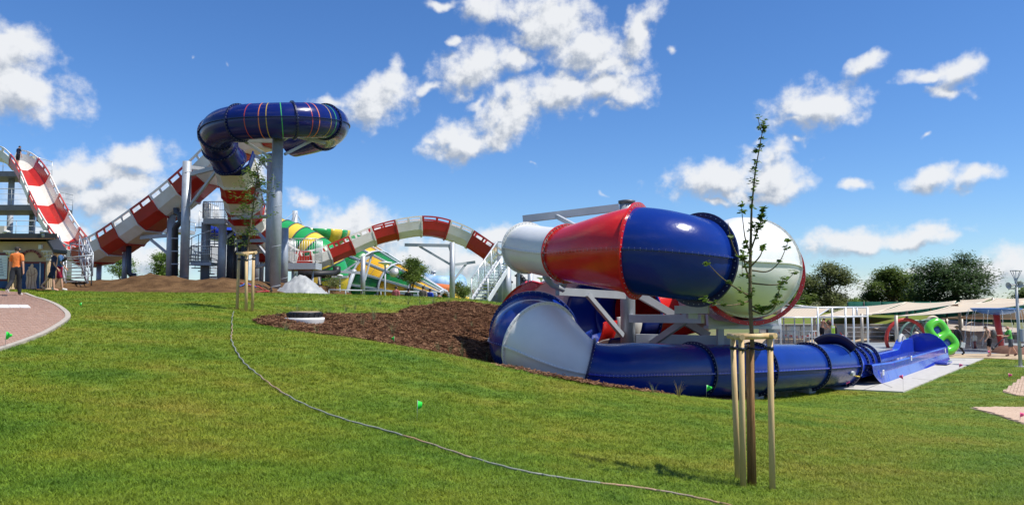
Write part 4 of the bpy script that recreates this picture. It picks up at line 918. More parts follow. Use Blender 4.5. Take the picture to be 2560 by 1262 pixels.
# yellow and green tube slide and its launch bowl
ty = thing('banded_tube_slide', 'green and yellow banded tube slide curving behind the boarding platform', 'water slide', P(760, 690, 62))
tq = cat_([(*P(690,590,62), 1.5), (*P(730,602,61.6), 1.5), (*P(770,622,61.2), 1.5), (*P(805,650,60.8), 1.5), (*P(825,690,61), 1.5), (*P(815,730,61.5), 1.4)], 8); tf = frames(tq)
for i in range(0, 40, 4):
    b = MB(); b.grid([ring(tf[j], tq[j][3], 28) for j in range(i, i + 5)], closed=True); o = b.build('tube_section', (LYEL, LGRN)[i // 4 % 2], ty); flange(tf[i], tq[i][3], .06, .04, DST, o, 28)
b = MB(); b.grid([[p + s * (-1.5 - w) + u * h for w, h in ((0, .05), (.12, .05), (.12, -.05), (0, -.05))] for (p, t, s, u) in tf], closed=True, sm=False); b.build('seam_flange', DST, ty)
tb = thing('banded_bowl_slide', 'small green and yellow banded bowl end high above the tube slide', 'water slide', P(780, 640, 66))
bq = cat_([P(*q) for q in ((716,578,67),(748,577,66),(790,577,65.4),(822,578,66.2),(838,579,68))], 6); bf = frames(bq)
for i in range(0, 24, 3):
    b = MB(); b.grid([[p + s * (1.35 * math.cos(R(a))) + u * (1.05 * math.sin(R(a)) * 1.1) for a in np.linspace(-185, 5, 22)] for (p, t, s, u) in bf[i:i + 4]]); o = b.build('trough_section', (LGRN, LYEL)[i // 3 % 2], tb, solid=.06)
b = MB(); b.box(P(800, 609, 66), (1.2, .8, .35)); b.build('bracket', DST, tb)
c = MB(); q = P(804, 612, 66.4); c.tube([q, Vector((q.x, q.y, -1))], .15, 12); c.build('support_column', STP, tb)
m1 = thing('cable_mast', 'tall grey steel mast with stay cables behind the yellow tube', 'mast', P(738, 740, 68))
b = MB(); q = P(738, 527, 68); b.tube([Vector((q.x, q.y, -1)), q], .24, 16); b.build('pole', STP, m1)
for e in ((700, 560, 66), (770, 580, 66), (764, 580, 70), (714, 590, 70)): b = MB(); b.tube([q, P(*e)], .02, 5); b.build('stay_cable', STP, m1)
m2 = thing('cable_mast', 'short grey steel mast far behind beside the light blue slide', 'mast', P(1084, 735, 95))
b = MB(); q = P(1084, 679, 95); b.tube([Vector((q.x, q.y, -2)), q], .26, 14); b.lathe(q, [(.34, -.1), (.34, .1), (.001, .1)], 14); b.build('pole', STP, m2)
for e in ((1052, 700, 95), (1064, 705, 96)): b = MB(); b.tube([q, P(*e)], .03, 5); b.build('stay_cable', STP, m2)
far = thing('far_water_slide', 'pale blue and orange water slide far beyond the people on the crest', 'water slide', P(1105, 745, 90))
b = MB(); b.tube([P(*q) for q in ((1060,704,92),(1085,712,90),(1115,714,88),(1150,708,90))], 1.1, 16); b.build('blue_tube', mat('pale_blue_slide', (.16, .38, .66), .3, col2=(.55, .68, .8), vscale=.6), far)
b = MB(); b.tube([P(*q) for q in ((1070,722,84),(1100,725,82),(1128,728,82),(1150,740,82))], .7, 14); b.build('orange_tube', mat('orange_slide', (.62, .17, .05), .35), far)
b = MB(); b.tube([P(*q) for q in ((1108,742,76),(1140,748,74),(1170,756,74))], .55, 12); b.build('yellow_trough', LYEL, far)
b = MB(); b.tube([P(1040, 672, 92), P(1050, 678, 92)], .9, 14); b.build('tower_cap', mat('pale_blue_slide', (1, 1, 1)), far)
hb = MB(); a = P(842, 715, 88); hb.box((a.x, 90, 1.0), (3.4, 4, 6)); o = hb.build('far_building', mat('sandy_wall', (.48, .27, .13), .9, var=.1)); o['label'] = 'plain sandy brown building glimpsed behind the green and yellow funnel'; o['category'] = 'building'
# crumpled pale tarpaulin heap
def tarp():
    b = MB(); rows = []; c0 = P(762, 738, 36.5)
    for i in range(36):
        row = []
        for j in range(24):
            u, v = i / 35 * 2 - 1, j / 23 * 2 - 1; r_ = math.hypot(u, v); x = c0.x + u * 1.45; y = c0.y + v * 1.0 + .2
            h = max(0, 1 - r_ ** 1.8) * (.95 if u < .1 else .95 - .75 * (u - .1)) * (1 - .3 * max(0, u))
            h += .16 * mnoise.fractal(Vector((u * 3, v * 3, 1)), .6, 2.2, 5) + .12 * abs(mnoise.noise(Vector((u * 5, v * 4, 7))))
            row.append(Vector((x, y, max(H(x, y) - .05, H(x, y) + h * .95))))
        rows.append(row)
    b.grid(rows, sm=True); o = b.build('tarpaulin', mat('pale_tarp', (.29, .30, .30), .55, col2=(.37, .38, .38), vscale=2, bump=.25, bscale=5)); o['label'] = 'crumpled pale grey tarpaulin heap at the foot of the tall column'; o['category'] = 'tarpaulin'
tarp()
# hoses lying on the soil
for k, (m, lab, pts) in enumerate(((mat('red_hose', (.35, .03, .03), .5), 'red hose coiled on the soil behind the middle sapling', ((600,735,34),(625,727,34),(650,724,34.4),(672,732,33.6),(640,736,33))), (mat('blue_hose', (.03, .08, .3), .5), 'blue hose lying on the soil behind the middle sapling', ((598,733,33.6),(606,727,33.8),(622,725,34.2),(640,729,34))), (BLK, 'black hose lying on the soil against the tall column', ((640,722,35),(660,720,35.3),(676,724,35),(680,733,34))))):
    b = MB(); pp_ = []
    for q in cat_([P(*p) for p in pts], 6): pp_.append(Vector((q[0], q[1], SZ(q[0], q[1]) + .04 + .02 * k)))
    b.tube(pp_, .03, 6); o = b.build('ground_hose', m); o['label'] = lab; o['category'] = 'hose'
# low rail along the crest path
rl = thing('crest_railing', 'low grey tube railing behind the crest of the lawn', 'railing', P(960, 745, 46))
railing(rl, [P(822, 742, 45), P(905, 743.5, 45.5), P(1090, 748, 46.5)], .48 if False else .42, 1.1, 1, .035, STP)
# ---------------------------------------------------------------- vegetation
def leaf_mat(name, c0, c1, scale=1.2):
    m = bpy.data.materials.new(name); m.use_nodes = True; nt = m.node_tree; b = nt.nodes['Principled BSDF']; b.inputs['Roughness'].default_value = .5; b.inputs['Specular IOR Level'].default_value = .3
    ge = nt.nodes.new('ShaderNodeNewGeometry'); n = nt.nodes.new('ShaderNodeTexNoise'); n.inputs['Scale'].default_value = scale; n.inputs['Detail'].default_value = 5
    nt.links.new(ge.outputs['Position'], n.inputs['Vector']); r = nt.nodes.new('ShaderNodeValToRGB'); nt.links.new(n.outputs['Fac'], r.inputs[0])
    r.color_ramp.elements[0].position = .35; r.color_ramp.elements[1].position = .65; r.color_ramp.elements[0].color = (*c0, 1); r.color_ramp.elements[1].color = (*c1, 1)
    nt.links.new(r.outputs[0], b.inputs['Base Color'])
    tr = nt.nodes.new('ShaderNodeBsdfTranslucent'); nt.links.new(r.outputs[0], tr.inputs[0]); mx = nt.nodes.new('ShaderNodeMixShader'); mx.inputs[0].default_value = .45
    out = nt.nodes['Material Output']; nt.links.new(b.outputs[0], mx.inputs[1]); nt.links.new(tr.outputs[0], mx.inputs[2]); nt.links.new(mx.outputs[0], out.inputs[0]); return m
LF_D = leaf_mat('broad_leaf_dark', (.06, .105, .022), (.17, .23, .05)); LF_M = leaf_mat('broad_leaf', (.075, .15, .022), (.20, .30, .055))
LF_P = leaf_mat('pine_needles', (.034, .070, .026), (.090, .145, .05)); LF_S = leaf_mat('sapling_leaf', (.07, .13, .018), (.16, .24, .04), 6); LF_O = leaf_mat('olive_leaf', (.08, .11, .035), (.21, .23, .085))
def leaf(b, c, size, rg, flat=.6, n=1):
    for _ in range(n):
        a = rg.uniform(0, 6.283); nz = Vector((rg.gauss(0, flat), rg.gauss(0, flat), 1)).normalized(); t = Vector((math.cos(a), math.sin(a), rg.uniform(-.5, .3))).normalized(); s = nz.cross(t).normalized(); w = size * rg.uniform(.35, .55)
        q = [c - t * size * .5, c + s * w * .5, c + t * size * .5, c - s * w * .5]; b.add(q, [(0, 1, 2, 3)], 0, False)
def tree(name, label, px, d, ytop, ybase, clumps, leafm, lsize, nleaf, group=None, trunk_r=.15, seed=1, z0=None, barkm=BARKD, lean=0):
    rg = random.Random(seed); base = P(px, ybase, d); zb_ = base.z if z0 is None else z0; base = Vector((base.x, base.y, zb_)); t = thing(name, label, 'tree', base, group)
    cl = [(P(x, y, d + dd), r_ / F * d, ry / F * d) for x, y, dd, r_, ry in clumps]; top = P(px + lean, ytop, d)
    b = MB(); tk = [base + (Vector((top.x, top.y, top.z * .9)) - base) * f + Vector((rg.gauss(0, .1), rg.gauss(0, .1), 0)) * (f > .05) for f in (0, .2, .4, .6, .85)]; b.tube(tk, [trunk_r, trunk_r * .85, trunk_r * .65, trunk_r * .4, trunk_r * .12], 10)
    for c, r_, ry in cl:
        j = rg.choice(tk[1:4]); mid = j.lerp(c, .5) + Vector((0, 0, -.08 * r_)); b.tube([j, mid, c], [trunk_r * .4, trunk_r * .25, trunk_r * .08], 6)
        for _ in range(3): e = c + Vector((rg.gauss(0, .5) * r_, rg.gauss(0, .5) * r_, rg.uniform(-.2, .7) * ry)); b.tube([mid.lerp(c, .6), e], [trunk_r * .14, trunk_r * .04], 5)
    b.build('trunk', barkm, t); b = MB(); tot = sum(r_ * r_ * ry for _, r_, ry in cl)
    for c, r_, ry in cl:
        n = int(nleaf * r_ * r_ * ry / tot); nc = max(4, int(n * 1.25) // 26)
        for _ in range(nc):                 # small sprays of leaves near the surface of each clump
            u = Vector((rg.gauss(0, 1), rg.gauss(0, 1), rg.gauss(0, 1))).normalized() * (rg.uniform(.25, 1.05)); cc = c + Vector((u.x * r_, u.y * r_, u.z * ry)); sp_ = lsize * rg.uniform(1.0, 2.2)
            for _ in range(26): leaf(b, cc + Vector((rg.gauss(0, sp_), rg.gauss(0, sp_), rg.gauss(0, sp_ * .55))), lsize * 1.1 * rg.uniform(.7, 1.3), rg)
    b.build('crown', leafm, t); return t
def rclumps(px, y0, y1, w, n, seed, rr=(.2, .3), shape=None):
    rg = random.Random(seed); out = []
    for _ in range(n):
        f = rg.random(); hw = w * (shape(f) if shape else math.sqrt(max(.05, 1 - (2 * f - .9) ** 2)))
        out.append((px + rg.uniform(-1, 1) * hw * .75, y1 + (y0 - y1) * f, rg.uniform(-2, 2), w * rg.uniform(*rr), w * rg.uniform(*rr) * .8))
    return out
# far trees on the right
g = 'trees beyond the shade sails'
tree('broadleaf_tree', 'feathery grey-green tree left of the gap in the far trees', 2068, 84, 648, 800, rclumps(2068, 672, 760, 78, 24, 3, (.2, .32)), LF_O, .26, 11000, g, .3, 3)
tree('broadleaf_tree', 'dark small tree beside the right edge of the white flared tube', 1990, 82, 690, 800, rclumps(1992, 700, 765, 42, 10, 4, (.3, .45)), LF_D, .26, 4500, g, .2, 4)
tree('broadleaf_tree', 'low bright green bush below the far trees next to the tube slide', 1965, 76, 725, 800, rclumps(1968, 730, 770, 30, 7, 14, (.4, .5)), LF_M, .22, 2600, g, .1, 14)
tree('broadleaf_tree', 'rounded mid green tree just left of the big pine', 2232, 86, 662, 800, rclumps(2228, 682, 765, 62, 22, 5, (.25, .38)), LF_D, .27, 10000, g, .3, 5)
tree('broadleaf_tree', 'small dark pointed tree right of the gap in the far trees', 2180, 85, 718, 800, rclumps(2180, 728, 770, 20, 8, 6, (.45, .6)), LF_P, .24, 2600, g, .12, 6)
tree('broadleaf_tree', 'sunlit green tree pressed between the rounded tree and the pine', 2285, 88, 680, 800, rclumps(2285, 690, 765, 34, 10, 16, (.35, .5)), LF_M, .26, 3800, g, .2, 16)
pc = [(2412,640,0,26,14),(2395,655,1,40,14),(2430,662,0,46,14),(2340,665,0,42,16),(2300,668,1,26,14),(2370,682,-1,70,18),(2430,690,0,64,16),(2320,695,0,50,20),(2450,708,1,40,13),(2380,715,-1,80,20),(2440,730,0,44,14),(2310,728,0,46,22),(2350,750,0,60,20),(2290,750,0,30,18),(2405,748,0,50,14)]
tree('pine_tree', 'large dark pine with layered branches above the shade sails', 2392, 80, 628, 800, pc, LF_P, .24, 20000, g, .38, 7)
tree('broadleaf_tree', 'tree cut off by the right edge of the picture behind the lamp post', 2572, 80, 680, 800, rclumps(2576, 690, 765, 30, 8, 8, (.4, .55)), LF_D, .26, 3500, g, .2, 8)
tree('broadleaf_tree', 'thin distant tree below the left end of the pine', 2138, 92, 735, 800, rclumps(2138, 742, 770, 16, 6, 9, (.45, .6)), LF_M, .26, 1500, g, .12, 9)
# trees among the slides
g = 'young trees among the slides'
tree('young_tree', 'young green tree behind the drain pipe under the striped climb', 415, 58, 618, 705, rclumps(412, 632, 695, 36, 12, 21, (.3, .45)), LF_M, .15, 5000, g, .1, 21, .3)
tree('young_tree', 'thin young tree under the low end of the striped climb', 300, 60, 640, 700, rclumps(302, 652, 682, 34, 9, 22, (.25, .4)), LF_M, .15, 2600, g, .08, 22, .3)
tree('young_tree', 'round-headed young tree in front of the green and yellow funnel', 1029, 50, 640, 750, rclumps(1030, 655, 705, 30, 16, 23, (.28, .42)), LF_D, .13, 6500, g, .06, 23, -1.1)
tree('young_tree', 'sparse young tree beside the pump pipes and yellow tube', 833, 50, 690, 745, rclumps(832, 696, 715, 14, 6, 24, (.35, .5)), LF_O, .12, 900, g, .04, 24, -.9)
tree('young_tree', 'bushy tree behind the column that carries the hump', 1155, 66, 695, 760, rclumps(1155, 708, 745, 22, 8, 25, (.4, .55)), LF_D, .16, 2600, g, .1, 25, -1.5)
tree('young_tree', 'dark bushy tree behind the lower flight of the white stairs', 1222, 60, 700, 760, rclumps(1228, 712, 750, 22, 8, 26, (.4, .55)), LF_D, .16, 2600, g, .1, 26, -1.5)
# ---------------------------------------------------------------- staked saplings
def stakes(posts, tops, r, label, top_z_off=0, ties=None):
    t = thing('tree_stakes', label, 'tree stakes', posts[0])
    for p, q in zip(posts, tops): b = MB(); b.tube([p + Vector((0, 0, -.1)), p.lerp(q, .5), q], [r, r, r * .95], 14); b.build('stake', WOODP, t)
    n = len(tops); up = Vector((0, 0, r * .7))
    for i in range(n):
        a, c = tops[i] + up, tops[(i + 1) % n] + up; dv = (c - a).normalized() * (r * 2.2)
        b = MB(); z = Vector((0, 0, .004 * i)); b.tube([a - dv + z, c + dv + z], r * .95, 14); b.build('cross_rail', WOODP, t)
    cen = sum(tops, Vector()) / n + Vector((0, 0, -r * 3))
    for q in tops:
        e = q + Vector((0, 0, -r * 3.2)); b = MB(); b.tube([e, e.lerp(cen, .5) + Vector((0, 0, -.02)), cen], r * .34, 6)
        b.lathe(e + Vector((0, 0, -r * .6)), [(r * 1.02, 0), (r * 1.15, 0), (r * 1.15, r * 1.2), (r * 1.02, r * 1.2)], 14); b.build('tie_strap', BLK, t)
    return t
D8 = 8.0
def g8(px, py, d): p = P(px, py, d); return Vector((p.x, p.y, p.z))
pb = [P(1852, 1212, 8.25), P(1858, 1216, 8.0), P(1931, 1221, 7.95)]
for p in pb: p.z = H(p.x, p.y)
pt = [P(1832, 846, 8.45), P(1853, 848, 7.95), P(1925, 846, 7.98)]
stakes([Vector((P(1845, 1205, 8.4).x, 8.4, H(P(1845, 1205, 8.4).x, 8.4))), pb[1], pb[2]], pt, .031, 'three peeled pine stakes with cross rails round the near sapling')
tb_ = P(1880, 1216, 8.15); tb_.z = H(tb_.x, tb_.y)
sap = thing('sapling', 'near bare-branched sapling with reed-wrapped trunk in the foreground lawn', 'tree', tb_)
tl = [P(1881, 870, 8.15), P(1876, 770, 8.15), P(1875, 690, 8.15), P(1877, 600, 8.15), P(1879, 520, 8.14), P(1888, 430, 8.12), P(1902, 350, 8.1), P(1912, 300, 8.1)]
b = MB(); b.tube([tb_] + tl, [.028, .024, .021, .018, .015, .011, .008, .005, .003], 10); b.build('trunk', BARK, sap)
b = MB(); wt = P(1874, 868, 8.15); rg = random.Random(5); rf = MB()
for k in range(30):
    a = k / 30 * 6.283; u = Vector((math.cos(a), math.sin(a), 0)); rr = .038
    b.tube([tb_ + u * rr * 1.15, tb_.lerp(wt, .5) + u * rr, wt + u * rr * .95 + Vector((0, 0, rg.uniform(-.05, .05)))], .0048, 5)
b.build('reed_wrap', REED, sap, kind='stuff')
# a reed core keeps the wrap from showing gaps
b = MB(); b.tube([tb_ + Vector((0, 0, .01)), wt + Vector((0, 0, -.05))], .035, 14); b.build('reed_mat', REED, sap)
BR = [((1876,660,8.15),((1845,640,8.1),(1828,600,8.05),(1820,556,8.05)),.3,()), ((1877,640,8.15),((1864,600,8.1),(1858,560,8.05),(1853,512,8.05)),.9,()), ((1879,620,8.15),((1893,580,8.1),(1903,550,8.1),(1910,520,8.1)),1.2,()),
      ((1874,700,8.15),((1862,660,8.1),(1857,630,8.1),(1855,688,8.0)),.25,()), ((1875,668,8.15),((1900,640,8.05),(1908,615,8.0)),.8,()), ((1875,740,8.15),((1840,720,8.0),(1800,690,7.9),(1768,656,7.85)),.55,()), ((1873,752,8.15),((1836,762,7.95),(1795,760,7.85),(1760,746,7.8)),.45,()),
      ((1880,676,8.15),((1920,678,8.1),(1950,652,8.05),(1972,600,8.0)),.55,()), ((1880,708,8.15),((1930,712,8.1),(1960,706,8.1),(1985,682,8.05)),.45,()), ((1878,765,8.15),((1905,772,8.1),(1935,762,8.05),(1948,725,8.0),(1958,695,8.0)),.5,()), ((1879,775,8.15),((1910,785,8.05),(1935,770,8.0),(1945,740,7.95)),.4,()), ((1874,690,8.15),((1864,672,8.1),(1860,640,8.05)),.7,())]
b = MB(); lv = MB(); rg = random.Random(11)
def cluster(q, sz):
    for _ in range(rg.randint(9, 15)): leaf(lv, q + Vector((rg.gauss(0, .018), rg.gauss(0, .018), rg.gauss(0, .014))) * 1.0, sz * rg.uniform(.7, 1.2), rg, .8)
for root, pts, dens_, _ in BR:
    cc = cat_([P(*root)] + [P(*p) for p in pts], 6); n = len(cc); b.tube([Vector(c) for c in cc], [.0075 * (1 - i / n) + .0025 for i in range(n)], 6)
    for i in range(3, n):
        if rg.random() < dens_ * .42 or i == n - 1 and dens_ > .4: cluster(Vector(cc[i]), .07)
for i in range(34):
    f = rg.random() ** .8; k = f * 6.99; j = int(k); q = tl[j].lerp(tl[j + 1], k - j) if j < 7 else tl[7]
    if j >= 1: cluster(q + Vector((rg.gauss(0, .012), rg.gauss(0, .01), 0)), .055)
for q in (tl[7], P(1895, 292, 8.1), P(1898, 318, 8.1), P(1908, 310, 8.1)): cluster(q, .045)
b.tube([P(1904, 330, 8.1), P(1898, 312, 8.1), P(1895, 292, 8.1)], .003, 5)
b.build('branches', BARK, sap); lv.build('leaves', LF_S, sap)
# middle sapling
mbs = G(614, 775); D3 = mbs.y
pb = [G(594, 773), G(617, 777), G(632, 778)]; pt = [P(598, 636, D3 + .1), P(616, 638, D3 - .35), P(634, 635, D3 - .2)]
pb = [Vector((q.x, q.y, H(q.x, q.y))) for q in [Vector((P(594, 700, D3 + .1).x, D3 + .1, 0)), Vector((P(617, 700, D3 - .35).x, D3 - .35, 0)), Vector((P(632, 700, D3 - .2).x, D3 - .2, 0))]]
stakes(pb, pt, .045, 'three peeled pine stakes round the farther leafy sapling')
base = Vector((P(616, 700, D3).x, D3, H(P(616, 700, D3).x, D3))); ms = thing('sapling', 'leafy slender sapling at the far side of the lawn before the tall column', 'tree', base)
tl = [base] + [P(x, y, D3) for x, y in ((619,640),(622,600),(630,540),(636,490),(642,450),(648,405))]
b = MB(); b.tube(tl, [.045, .035, .03, .024, .018, .012, .005], 8); lv = MB(); rg = random.Random(31)
for _ in range(34):
    f = rg.uniform(1.5, 6); j = int(f); q = tl[min(j, 5)].lerp(tl[min(j + 1, 6)], f - j); w = (1.15 - abs(f - 3.4) * .28) * 1.0
    e = q + Vector((rg.uniform(-.75, .75) * w, rg.uniform(-.5, .5) * w, rg.uniform(.05, .45))); b.tube([q, q.lerp(e, .5) + Vector((0, 0, -.03)), e], [.010, .007, .003], 5)
    for k in range(5):
        c = q.lerp(e, .25 + .75 * k / 4)
        for _ in range(8): leaf(lv, c + Vector((rg.gauss(0, .06), rg.gauss(0, .06), rg.gauss(0, .06))), .10 * rg.uniform(.7, 1.2), rg, .8)
for k in range(14):
    c = tl[5].lerp(tl[6], k / 13)
    for _ in range(7): leaf(lv, c + Vector((rg.gauss(0, .07), rg.gauss(0, .07), rg.gauss(0, .05))), .1, rg, .8)
b.build('trunk', BARK, ms); lv.build('crown', LF_S, ms)
# ---------------------------------------------------------------- small things on the lawn
def flag(px, py, h, col, label, group, ang, at=None, sz=1.0):
    g_ = G(px, py) if at is None else at; t = thing('marker_flag', label, 'marker flag', g_, group); b = MB(); top = g_ + Vector((.01, 0, h)); b.tube([g_ + Vector((0, 0, -.02)), top], .0035, 5); b.build('wire_stem', mat('flag_wire', (.3, .3, .3), .5, .5), t)
    b = MB(); d = Vector((math.cos(ang), math.sin(ang), 0)); w, hh = .095 * sz, .12 * sz; rows = []
    for i in range(7):
        f = i / 6; o = Vector((-d.y, d.x, 0)) * (.018 * math.sin(f * 6.5)); rows.append([top + d * (w * f) + o + Vector((0, 0, -.045 * f - hh * (1 - .75 * f) * v)) for v in (0, .5, 1)])
    b.grid(rows); b.build('flag_sheet', col, t, solid=.002)
FG = mat('green_flag', (.02, .62, .05), .5); FP = mat('pink_flag', (.80, .10, .28), .5)
gg, gp = 'green marker flags in the lawn', 'pink marker flags by the slab'
flag(203, 770, .16, FG, 'green marker flag in the lawn just right of the brick path', gg, 2.9, sz=.85)
flag(12, 872, .30, FG, 'green marker flag leaning over the near edge of the brick path', gg, -.1, sz=1.2)
flag(985, 862, .24, FG, 'green marker flag at the lower edge of the mulch bed', gg, 2.4, sz=1.3)
flag(1042, 1052, .26, FG, 'green marker flag alone in the middle of the lawn', gg, 1.2, sz=1.15)
flag(1766, 1000, .36, FG, 'green marker flag in front of the low blue tube', gg, -.2, sz=1.3)
flag(2116, 972, .34, FP, 'pink marker flag in the shade below the tube mouth', gp, -.3, sz=1.3)
flag(2258, 979, .62, FP, 'pink marker flag at the near corner of the concrete slab', gp, 2.9, sz=1.4)
flag(2398, 925, .32, FP, 'pink marker flag at the right edge of the concrete slab', gp, -.4, sz=1.5)
flag(2521, 948, .26, FP, 'pink marker flag in the lawn beside the right brick corner', gp, -.3, sz=1.4)
flag(2550, 1056, .26, FP, 'pink marker flag on the nearest brick wedge at the right edge', gp, .2, sz=1.2)
flag(2470, 898, .5, FP, 'pink marker flag behind the bare-chested man by the plaza edge', gp, .2, sz=1.4)
# hose
HG = mat('grey_hose', (.22, .23, .20), .6); HO = mat('hose_with_orange_stripe', (.42, .20, .09), .6, col2=(.24, .24, .21), vscale=1.0)
hp = [(584,780),(580,800),(580,830),(578,850),(590,880),(612,912),(645,940),(690,975),(760,1015),(860,1053),(960,1080),(1060,1110),(1180,1150),(1300,1182),(1400,1200),(1500,1214),(1590,1224),(1700,1242),(1800,1264),(1900,1290)]
hl = cat_([G(*q) for q in hp], 8); hz = HN(hl[:, 0], hl[:, 1]) + .028
ho = thing('garden_hose', 'grey and orange garden hose winding across the lawn', 'hose', G(1060, 1110))
for k in range(0, len(hl) - 1, 12):
    b = MB(); b.tube([Vector((hl[i][0] + .012 * math.sin(i * 1.7), hl[i][1], hz[i])) for i in range(k, min(k + 13, len(hl)))], .0115, 8); b.build('hose_length', (HG, HO)[(k // 12) % 3 == 1 or k > 120], ho)
# planted grasses
PG = leaf_mat('ornamental_grass', (.11, .15, .06), (.24, .26, .13), 9); PY = leaf_mat('dry_ornamental_grass', (.25, .20, .06), (.38, .30, .11), 9)
def plant(px, py, h, label, seed, m=PG, nb=26, at=None):
    rg = random.Random(seed); p = G(px, py) if at is None else at; b = MB()
    for _ in range(nb):
        a = rg.uniform(0, 6.283); d = Vector((math.cos(a), math.sin(a), 0)); L_ = h * rg.uniform(.6, 1.25); le = L_ * rg.uniform(.08, .75); s = Vector((-d.y, d.x, 0)) * .0045; pts = []
        for k in range(6):
            f = k / 5; q = p + d * (.03 + le * f ** 1.8) + Vector((0, 0, L_ * (f - .38 * (le / L_) * f ** 2.4) + .02)); pts.append((q - s * (1 - .85 * f), q + s * (1 - .85 * f)))
        for k in range(5): b.add([pts[k][0], pts[k][1], pts[k + 1][1], pts[k + 1][0]], [(0, 1, 2, 3)], 0, True)
    o = b.build('ornamental_grass', m); o['label'] = label; o['category'] = 'plant'; o['group'] = 'grasses planted in the mulch bed'
PLN = [(695,795,.45,'tall grass tuft at the back of the bed left of the manhole'),(745,786,.5,'wide grass tuft right behind the manhole'),(775,790,.42,'thin grass tuft behind the right side of the manhole'),(800,792,.45,'grass tuft just right of the manhole rear'),(823,788,.36,'low grass tuft on the back edge of the bed right of the manhole'),
 (865,780,.42,'grass tuft where the bed edge begins to rise'),(888,775,.38,'small grass tuft on the rising back edge of the bed'),(935,805,.75,'tallest leafy grass clump in the middle of the mulch'),(905,818,.5,'thin grass tuft left of the tall clump'),(982,836,.6,'grass clump directly behind the green flag in the mulch'),
 (950,762,.4,'grass tuft on the crest left of the mulch peak'),(1020,762,.4,'grass tuft on the crest above the mulch peak'),(1050,760,.38,'second grass tuft on the crest above the mulch peak'),(1083,760,.4,'grass tuft on the crest below the blue-shirted man'),(1120,760,.4,'grass tuft on the crest below the hump column'),
 (715,828,.32,'small twig plant in front of the manhole left'),(793,836,.32,'small twig plant in front of the manhole right'),(1095,880,.45,'grass tuft at the lawn edge left of the slide shadow'),(1125,885,.55,'grass clump in the shadow edge of the slide'),(1155,893,.55,'arching grass clump inside the slide shadow'),(1215,908,.6,'spreading grass clump beside the blue flare'),(1265,920,.5,'grass clump against the blue flare foot'),
 (1335,934,.42,'grass tuft below the white flared section, left one'),(1405,948,.4,'grass tuft below the right end of the white flare'),(1500,964,.5,'tall bent grass at the joint of white and blue tubes'),(1566,975,.45,'dark thin grass in front of the blue tube'),(1635,986,.34,'short green tuft in front of the blue tube')]
for i, (px, py, h, lab) in enumerate(PLN): plant(px, py, h * .8, lab, 100 + i, nb=16 + (i * 7) % 14)
plant(1697, 994, .34, 'short dry yellow tuft at the right tip of the mulch', 140, PY)
for i, (px, py, h, lab) in enumerate([(1060,838,.25,'sparse weedy tuft low in the sunny mulch'), (1140,800,.25,'sparse pale tuft high on the mulch slope'), (1180,820,.25,'sparse pale tuft near the blue flare')]): plant(px, py, h, lab, 150 + i, PG, 10)
# manhole in the mulch
mh = G(762, 806); t = thing('manhole', 'round black manhole ring on a white collar in the mulch', 'manhole', mh)
b = MB(); b.lathe(mh, [(.50, -.1), (.52, .0), (.55, .08), (.55, .14), (.50, .14), (.47, .14), (.001, .14)], 36); b.build('collar', mat('white_plastic', (.72, .72, .70), .5, var=.05), t)
b = MB(); b.lathe(mh + Vector((0, 0, .14)), [(.44, 0), (.46, .03), (.46, .14), (.45, .16), (.42, .16), (.001, .155)], 36); rg_ = b.build('ring', BLK, t)
for k in range(18): a = k * math.pi / 9; b = MB(); u = Vector((math.cos(a), math.sin(a), 0)); b.bar(mh + u * .47 + Vector((0, 0, .16)), mh + u * .50 + Vector((0, 0, .28)), .03, .03); b.build('lug', BLK, rg_)
b = MB(); b.lathe(mh + Vector((0, 0, .295)), [(.41, 0), (.41, .02), (.001, .025)], 36); b.build('lid', mat('dusty_lid', (.36, .28, .20), .9, var=.2, vscale=5), t)
# lamp posts
def disc_lamp(px, ytop, ybase, d, label, z0, r=.45):
    p = P(px, ytop, d); t = thing('street_lamp', label, 'street lamp', (p.x, p.y, z0)); b = MB(); b.tube([Vector((p.x, p.y, z0)), p], .055, 10); b.build('pole', STP, t)
    b = MB(); b.lathe(p, [(.06, -.25), (.10, -.1), (r * .5, -.06), (r, .02), (r * .98, .07), (.001, .13)], 24); b.build('lamp_head', mat('lamp_white', (.75, .76, .76), .4), t); return t, p
disc_lamp(963, 658, 745, 48, 'white disc lamp post in front of the yellow funnel panels', -1.0)
disc_lamp(1353, 695, 760, 60, 'small round lamp post seen between the tube and the horn', -1.8, .36)
t, p = disc_lamp(850, 690, 745, 52, 'short lamp post with floodlights beside the sparse young tree', -1.0, .2)
for dx in (-.35, .35): b = MB(); b.box(p + Vector((dx, 0, -.05)), (.4, .25, .12)); b.build('floodlight', ALU, t)
b = MB(); q = P(985, 681, 66); b.lathe(q, [(.001, -.25), (.32, -.2), (.42, 0), (.42, .05), (.001, .05)], 18, axis=(0, -1, .2)); o = b.build('floodlight', mat('pale_grey_metal', (.5, .5, .5), .4, .4), fn)
